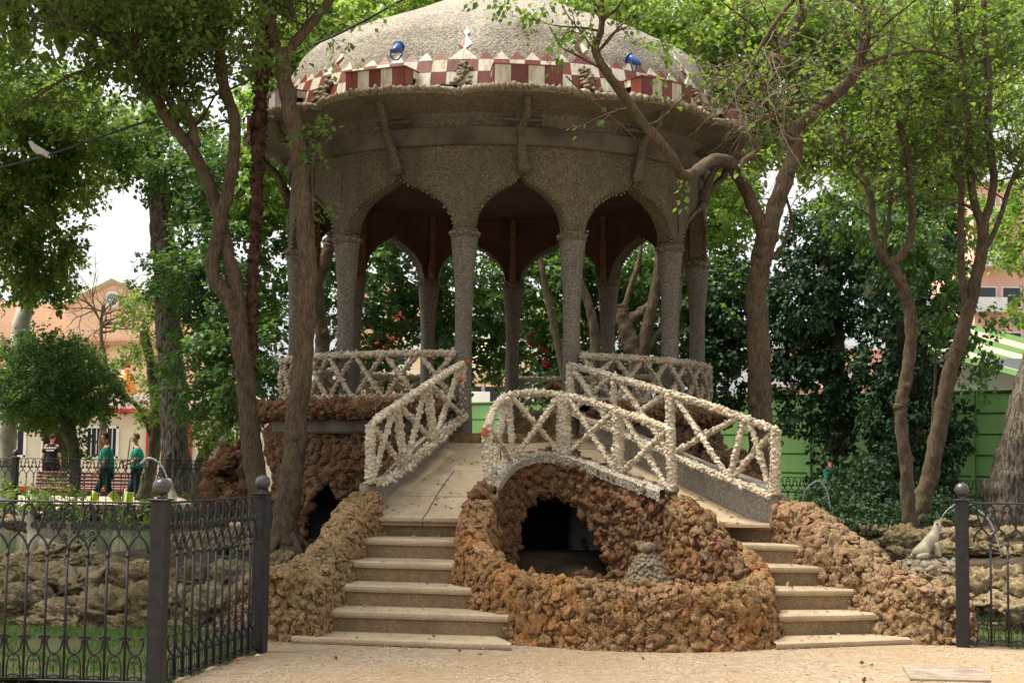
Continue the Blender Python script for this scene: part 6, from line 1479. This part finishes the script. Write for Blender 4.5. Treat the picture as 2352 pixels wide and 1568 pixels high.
mb = MB(); mb.box(b + np.array([0, 0, -.02]), (.30, .07, .12), 0, 0, .8); mb.build('brush_head', m_simple('straw_bristles', (.40, .33, .18), .9, .2, .4, 60), br)
bp = at(115, 1135, 42.5); bp[2] = .20
pb, JB = person('man in a black T-shirt with white lettering, seen from behind at the cabin door', bp, R(88), [[(-.02, .24, 1.13), (.04, .27, .88)], [(-.02, .24, 1.13), (.04, .27, .88)]], [[(.02, .50), (0, .09)], [(.0, .50), (-.02, .09)]], BLK, BLK, HAIR)
for (txt, z, sz) in (('SEGURIDAD', 1.335, .066), ('PRIVADA', 1.265, .058)):
    cu = bpy.data.curves.new('lettering', 'FONT'); cu.body = txt; cu.size = sz; cu.align_x = 'CENTER'; cu.extrude = .002; cu.offset = .002
    o = bpy.data.objects.new('tmp_text', cu); COL.objects.link(o); dg = bpy.context.evaluated_depsgraph_get(); me = bpy.data.meshes.new_from_object(o.evaluated_get(dg)); bpy.data.objects.remove(o)
    me.materials.clear(); me.materials.append(WHITE); lo = link('lettering', me, pb, None, (-.148, 0, z), (R(90), 0, R(-90)))
rp = at(1926, 1165, 25.4); rp[2] = .05
person('worker in a green polo bending behind the ivy-wrapped trunk', rp, PI - R(30), [[(.10, .20, 1.15), (.22, .10, 1.30)], [(.06, .22, 1.13), (.22, .16, 1.05)]], [[(.10, .52), (.05, .10)], [(.0, .50), (-.1, .12)]], SHIRT, TROU, HAIR, True, .25, .05, 'workers in green polo shirts', .93)

# ================================================================ BENCH, CABIN, CHURCH, HOARDING AND WHAT LIES BEYOND
def bench():
    c = at(215, 1150, 36.5); W_ = (355 - 80) * 36.5 / FP; t = empty('bench', (c[0], c[1], .16), 0, 'long dark red slatted bench with grey metal legs behind the far railing', 'bench')
    wood = m_simple('red_brown_bench_slats', (.16, .045, .035), .5, .4, .2, 14)
    gm = m_simple('grey_cast_metal', (.22, .22, .24), .5, .5, .15, 14)
    for k in range(6):
        mb = MB(); z = .78 - k * .085 if k < 5 else 0; mb.bevbox((0, .18 - k * .02, z), (W_, .03, .07), .008); o = mb.build('slat', wood, None); o.parent = t
        mb = MB(); mb.bevbox((0, .02 - k * .075, .42), (W_, .06, .03), .008); o = mb.build('slat', wood, None); o.parent = t
    for x in (-W_ / 2 + .03, -W_ / 2 + .37 * W_ + .05, W_ / 2 - .6):
        mb = MB(); mb.tube([(x, .26, .0), (x, .20, .42), (x, .24, .85)], .035, 8); mb.tube([(x, .2, .40), (x, -.42, .40), (x, -.45, 0)], .035, 8); o = mb.build('leg', gm, None, True); o.parent = t
bench()
def cabin():
    Y = 45.0; zf = .30; a = at(-160, 1000, Y)[0]; b = at(600, 1000, Y)[0]; zt = 2.62
    t = empty('site_cabin', ((a + b) / 2, Y, zf), 0, 'cream site cabin with red trim and barred windows behind the bench', 'cabin')
    wins = [(-45, 60), (200, 272), (540, 600)]; door = (97, 160)
    def X(px): return at(px, 1000, Y)[0]
    wz0, wz1 = at(230, 1050, Y)[2], at(230, 980, Y)[2]
    mb = MB(); xs = sorted([X(v) for wn in wins for v in wn] + [X(door[0]), X(door[1])]); prev = a
    opens = [(X(p), X(q), wz0, wz1) for p, q in wins] + [(X(door[0]), X(door[1]), zf, at(120, 980, Y)[2])]
    for (p, q, z0, z1) in sorted(opens):
        mb.box(((prev + p) / 2, Y, (zf + zt) / 2), (p - prev, .12, zt - zf))
        if z0 > zf: mb.box(((p + q) / 2, Y, (zf + z0) / 2), (q - p, .12, z0 - zf))
        mb.box(((p + q) / 2, Y, (z1 + zt) / 2), (q - p, .12, zt - z1)); prev = q
    mb.box(((prev + b) / 2, Y, (zf + zt) / 2), (b - prev, .12, zt - zf)); mb.box(((a + b) / 2, Y + 2.6, (zf + zt) / 2), (b - a, .1, zt - zf)); mb.box((a, Y + 1.3, (zf + zt) / 2), (.1, 2.5, zt - zf)); mb.box((b, Y + 1.3, (zf + zt) / 2), (.1, 2.5, zt - zf)); mb.build('wall', CREAM, t)
    mb = MB(); mb.box(((a + b) / 2, Y + 1.2, zt + .07), (b - a + .2, 3.1, .13)); mb.build('red_fascia', RED, t)
    mb = MB(); mb.box(((a + b) / 2, Y + 1.5, zt + .36), (b - a + .1, 3.0, .44)); mb.build('roof', WHITE, t)
    mb = MB(); mb.box(((a + b) / 2, Y - .075, zf + .04), (b - a, .03, .12)); mb.build('red_skirting', RED, t)
    mb = MB(); mb.box(((a + b) / 2, Y + 1.3, zf - .08), (b - a, 2.6, .1)); mb.build('cabin_floor', CONC, t)
    for px in (345, 438): mb = MB(); mb.box((X(px), Y - .10, (zf + zt) / 2), (.17 if px == 345 else .12, .10, zt - zf)); mb.build('red_post', RED, t)
    for (p, q) in wins:
        x0, x1 = X(p), X(q); mb = MB()
        for (cx, cz, sx, sz) in (((x0 + x1) / 2, wz0, x1 - x0 + .16, .08), ((x0 + x1) / 2, wz1, x1 - x0 + .16, .08), (x0, (wz0 + wz1) / 2, .08, wz1 - wz0 + .05), (x1, (wz0 + wz1) / 2, .08, wz1 - wz0 + .05)): mb.box((cx, Y - .085, cz), (sx, .05, sz))
        f = mb.build('window_frame', WHITE, t); mb = MB(); mb.box(((x0 + x1) / 2, Y + .03, (wz0 + wz1) / 2), (x1 - x0, .02, wz1 - wz0)); mb.build('pane', DARKG, f)
        for k in range(1, 6): mb = MB(); x = x0 + (x1 - x0) * k / 6; mb.box((x, Y - .10, (wz0 + wz1) / 2), (.022, .02, wz1 - wz0)); mb.build('bar', WHITE, f)
    mb = MB(); mb.box((X(door[0]) + .03, Y - .08, (zf + 2.3) / 2), (.06, .06, 2.0)); mb.build('door_jamb', WHITE, t)
    mb = MB(); mb.box((X(165), Y + 1.3, zf + .35), (.9, .5, .7)); mb.build('counter', m_simple('dark_wood_counter', (.10, .06, .04), .7, .3, .2, 10), t)
cabin()
def m_brick(name, c1, c2, mort, scale=1.0):
    M, n, p, _ = mat_new(name); setp(p, .9, .15); tx = nd(n, 'ShaderNodeTexBrick'); mp = nd(n, 'ShaderNodeMapping'); mp.inputs['Rotation'].default_value = (R(90), 0, 0)
    n.links.new(geopos(n), mp.inputs[0]); n.links.new(mp.outputs[0], tx.inputs['Vector']); tx.inputs['Scale'].default_value = 1.0; tx.inputs['Brick Width'].default_value = .26 * scale; tx.inputs['Row Height'].default_value = .075 * scale; tx.inputs['Mortar Size'].default_value = .010 * scale
    tx.inputs['Color1'].default_value = (*c1, 1); tx.inputs['Color2'].default_value = (*c2, 1); tx.inputs['Mortar'].default_value = (*mort, 1); n.links.new(tx.outputs[0], p.inputs['Base Color']); return M
BRICK_P = m_brick('peach_brickwork', (.80, .50, .33), (.74, .45, .29), (.80, .60, .45), 1.4)
BRICK_W = m_brick('buff_brickwork', (.80, .64, .48), (.73, .58, .42), (.82, .74, .62), 1.2)
BRICK_R = m_brick('salmon_brickwork', (.72, .38, .26), (.66, .34, .23), (.74, .54, .43), 1.3)
def church():
    Y = 82.0; ap = at(260, 645, Y); el = at(150, 700, Y); er = at(372, 698, Y); t = empty('brick_church', (ap[0], Y, 0), 0, 'peach brick church gable with a round window behind the trees', 'church')
    mb = MB(); poly = [(el[0], 0), (er[0], 0), (er[0], er[2]), (ap[0], ap[2]), (el[0], el[2])]; n = 5
    V = [(x, Y, z) for x, z in poly] + [(x, Y + 14, z) for x, z in poly]; F = [tuple(range(5)), tuple(range(9, 4, -1))] + [(i, 5 + i, 5 + (i + 1) % 5, (i + 1) % 5) for i in range(5)]; mb.add(V, F); mb.build('gable_wall', BRICK_P, t)
    mb = MB()
    for (p, q) in ((el, ap), (ap, er)):
        d = q - p; mb.tube([p + np.array([0, -.15, .1]) - d * .03, q + np.array([0, -.15, .1]) + d * .0], .22, 4, True)
    mb.build('cornice', m_simple('pale_stone_cornice', (.55, .50, .40), .8, .2, .1, 3), t)
    oc = at(258, 688, Y - .1); mb = MB(); mb.tube([oc + np.array([math.cos(q) * .40, 0, math.sin(q) * .40]) for q in np.linspace(0, 2 * PI, 28)], .10, 8, False); f = mb.build('round_window_frame', WHITE, t, True)
    mb = MB(); mb.tube([oc + np.array([0, .02, 0]), oc + np.array([0, .06, 0])], .38, 24); mb.build('pane', DARKG, f)
    for k in range(-3, 4): mb = MB(); x = k * .1; h = math.sqrt(max(0, .37 ** 2 - x * x)); mb.tube([oc + np.array([x - h * .35, -.02, -h * .9]), oc + np.array([x + h * .35, -.02, h * .9])], .02, 4); mb.build('louvre', WHITE, f)
    mb = MB(); w0 = at(-120, 700, Y + 1)[0]; mb.box(((w0 + el[0]) / 2, Y + 5, er[2] / 2 + .05), (el[0] - w0, 8, er[2] + .1)); mb.build('side_wing', BRICK_P, t); mb = MB(); x1 = at(520, 700, Y)[0]; mb.box(((er[0] + x1) / 2, Y + 5, 4), (x1 - er[0], 8, 8)); mb.build('side_wing', BRICK_P, t)
    zl = at(200, 788, Y)[2]; mb = MB(); mb.box(((w0 + x1) / 2, Y - .2, zl), (x1 - w0, .35, .22)); mb.build('string_course', m_simple('brown_moulding', (.42, .22, .13), .8, .2, .1, 3), t)
    for cx in (30, 170, 275): 
        c = at(cx, 830, Y); mb = MB(); mb.tube([c + np.array([math.cos(q) * 1.1, -.12, math.sin(q) * 1.1]) for q in np.linspace(0, PI, 16)], .10, 6); mb.build('arch_moulding', bpy.data.materials['brown_moulding'], t, True)
church()
def hoarding():
    A = pz(1060, 918, 2.92); A = at(1040, 916, 39.5); B = at(2450, 905, 27.4); a, b = A[:2], B[:2]; L = np.linalg.norm(b - a); ang = math.atan2(b[1] - a[1], b[0] - a[0])
    t = empty('metal_hoarding', (a[0], a[1], 0), ang, 'long green sheet-metal hoarding behind the pavilion and the ivy trees', 'hoarding'); H_ = 2.86; nseg = 9; w_ = L / nseg
    for i in range(nseg):
        V = []; F = []; x0, x1 = i * w_ + .03, (i + 1) * w_ - .03
        prof = [(0.0, .04)]; z = .04
        for k in range(7):
            z1 = .04 + (H_ - .04) * (k + 1) / 7; prof += [(0, z1 - .055), (.035, z1 - .045), (.035, z1 - .015), (0, z1 - .003)]
        for (y, z) in prof: V += [(x0, y, z), (x1, y, z)]
        for j in range(len(prof) - 1): F.append((2 * j, 2 * j + 1, 2 * j + 3, 2 * j + 2))
        mb = MB(); mb.add(V, F); o = mb.build('panel', GREENW, None); o.parent = t
    for i in range(nseg + 1):
        mb = MB(); mb.bevbox((i * w_, -.01, H_ / 2), (.085, .06, H_), .01); o = mb.build('post', GREENW, None); o.parent = t
    mb = MB(); mb.bevbox((L / 2, 0, H_ + .015), (L, .07, .035), .008); o = mb.build('cap_rail', GREENW, None); o.parent = t
hoarding()
def beyond():
    # striped awning and grey fascia at the right
    t0 = at(2180, 735, 42); t = empty('striped_awning', (t0[0], t0[1], 0), 0, 'green and cream striped awning over a grey fascia at the right edge', 'awning')
    cols = [m_simple('green_awning_stripe', (.085, .17, .035), .7, .3, .1, 2), m_simple('cream_awning_stripe', (.42, .36, .25), .7, .3, .1, 2)]
    for k in range(7):
        f0, f1 = k / 7, (k + 1) / 7
        def Pn(x, f): y = (735 + (x - 2200) * .27) + f * (92 - 0); return at(x, y, 44 - 6 * f)
        V = [Pn(2120, f0), Pn(2440, f0), Pn(2440, f1), Pn(2120, f1)]; V += [p + np.array([0, .03, -.03]) for p in V]; mb = MB(); mb.add(V, [(0, 1, 2, 3), (7, 6, 5, 4), (0, 4, 5, 1), (1, 5, 6, 2), (2, 6, 7, 3), (3, 7, 4, 0)]); mb.build('stripe', cols[k % 2], t)
    c = at(2300, 875, 39); mb = MB(); mb.box((c[0], 40, c[2] - 1.2), (5.2, 2.0, 3.6)); mb.build('fascia', m_simple('grey_painted_fascia', (.36, .40, .43), .7, .3, .08, 2), t)
    # apartment blocks on the right
    def block(px0, px1, pyt, Y, mat, label, floors, cols_, dp=10):
        a, b = at(px0, pyt, Y), at(px1, pyt, Y); W_ = b[0] - a[0]; H_ = a[2]; t = empty('apartment_building', ((a[0] + b[0]) / 2, Y, 0), 0, label, 'building')
        mb = MB(); mb.box((0, dp / 2, H_ / 2), (W_, dp, H_)); o = mb.build('wall', mat, None); o.parent = t
        mb = MB(); mb.box((0, dp / 2, H_ + .1), (W_ + .5, dp + .5, .25)); o = mb.build('roof', WHITE, None); o.parent = t
        for f in range(floors):
            z = H_ - 1.6 - f * 2.9
            if z < 1: break
            for c in range(cols_):
                x = -W_ / 2 + W_ * (c + .5) / cols_; mb = MB(); mb.box((x, -.05, z), (1.3, .12, 1.4)); fr = mb.build('window', WHITE, None); fr.parent = t
                mb = MB(); mb.box((x, -.12, z), (1.1, .04, 1.2)); g_ = mb.build('pane', DARKG, None); g_.parent = fr
                if c % 2 == 0: mb = MB(); mb.box((x, -.5, z - .95), (2.0, 1.0, .12)); mb.box((x, -.98, z - .5), (2.0, .04, .8)); bo = mb.build('balcony', WHITE, None); bo.parent = t
    block(2235, 2460, 420, 95, BRICK_R, 'salmon and white apartment block at the upper right edge', 5, 4)
    block(1770, 2120, 800, 100, BRICK_R, 'salmon apartment block glimpsed through the ivy trees', 2, 6)
    block(940, 1400, 690, 75, BRICK_W, 'buff brick building with windows seen through the pavilion columns', 3, 8)
    block(780, 938, 660, 88, BRICK_P, 'peach brick building left of the red lattice boom', 3, 3)
    # red lattice boom of a funfair ride
    p, q = at(862, 815, 52), at(925, 725, 52); t = empty('lattice_boom', tuple(p), 0, 'slanting red lattice boom of a fairground ride seen through the left arch', 'fairground ride'); RB_ = m_simple('bright_red_metal', (.60, .03, .03), .5, .4, .05, 3)
    d = q - p; nn = np.cross(d, [0, 1, 0]); nn = nn / np.linalg.norm(nn)
    for s_ in (-1, 1):
        for dy in (0, .35): mb = MB(); mb.tube([p - d * .5 + nn * .22 * s_ + np.array([0, dy, 0]), q + d * .1 + nn * .22 * s_ + np.array([0, dy, 0])], .05, 6); mb.build('chord', RB_, t)
    for k in range(16): f = k / 16 * 1.5 - .45; mb = MB(); mb.tube([p + d * f + nn * .22, p + d * (f + .05) - nn * .22], .03, 5); mb.build('lattice_bar', RB_, t); mb = MB(); mb.tube([p + d * f - nn * .22, p + d * (f + .05) + nn * .22], .03, 5); mb.build('lattice_bar', RB_, t)
    c = at(1112, 885, 50); mb = MB(); mb.lathe([(.05, 1.6), (.45, .8), (.75, 0)], 14, tuple(c)); tag(mb.build('bunting_cone', m_simple('orange_white_check', (.75, .35, .16), .7, .3, .5, 9, dark=(.75, .70, .62)), None, True), 'orange and white chequered cone top of a funfair stall', 'stall top')
    c = at(288, 900, 50); t = empty('inflatable', tuple(c), 0, 'orange and red inflatable shape behind the cabin roof', 'inflatable'); OR = m_simple('orange_vinyl', (.80, .22, .03), .4, .5, .1, 3)
    mb = MB(); mb.lathe([(.30, -.4), (.36, 0), (.30, .4), (.12, .75)], 14, tuple(c)); mb.build('body', OR, t, True); mb = MB(); mb.sphere(c + np.array([0, 0, 1.0]), .2, 12); mb.build('head', RED, t, True)
    # red blossoms glimpsed through the arches
    g = np.random.default_rng(8); mb = MB()
    for k in range(16): V, F = rock_vf(500 + k, 1, .5, 0); mb.add(V * g.uniform(.04, .09) + at(1225 + k * 5 + g.normal(0, 5), 775 + k * 9 + g.normal(0, 6), 26.4), F)
    tag(mb.build('blossoms', m_simple('pink_red_petals', (.65, .05, .10), .7, .2, .2, 10)), 'red and pink blossoms hanging behind the middle arch', 'blossoms', kind='stuff')
beyond()
# overhead cable with a white pigeon
def cable():
    P = catmull([at(-60, 400, 17.5), at(104, 358, 17.3), at(295, 292, 17.0), at(351, 274, 16.9), at(549, 196, 16.4), at(705, 111, 16.0), at(787, 74, 15.8), at(925, 0, 15.4), at(1060, -75, 15.0)], 60)
    mb = MB(); mb.tube(P, .013, 6); tag(mb.build('cable', m_simple('black_rubber_cable', (.03, .035, .045), .5, .4, .1, 5), None, True), 'black overhead cable slanting through the trees to the upper left of the dome', 'cable')
    c = at(86, 354, 17.3); t = empty('pigeon', tuple(c), R(0), 'white pigeon perched on the overhead cable at the left', 'pigeon')
    J = dict(tail=(.15, 0, -.03, .018, .03), rump=(.08, 0, .02, .035), body=(.0, 0, .055, .058, .055), chest=(-.05, 0, .085, .045), neck=(-.075, 0, .12, .026), head=(-.085, 0, .145, .024), beak=(-.115, 0, .14, .005), leg1=(0, -.015, .0, .006), leg2=(0, .015, .0, .006))
    skin_mesh('body', J, [('tail', 'rump'), ('rump', 'body'), ('body', 'chest'), ('chest', 'neck'), ('neck', 'head'), ('head', 'beak'), ('body', 'leg1'), ('body', 'leg2')], m_simple('white_feathers', (.72, .68, .66), .8, .2, .15, 20), t)
cable()
print('OBJECTS', len(bpy.data.objects), 'TRIS', sum(len(m_.loops) - 2 * len(m_.polygons) for m_ in bpy.data.meshes))
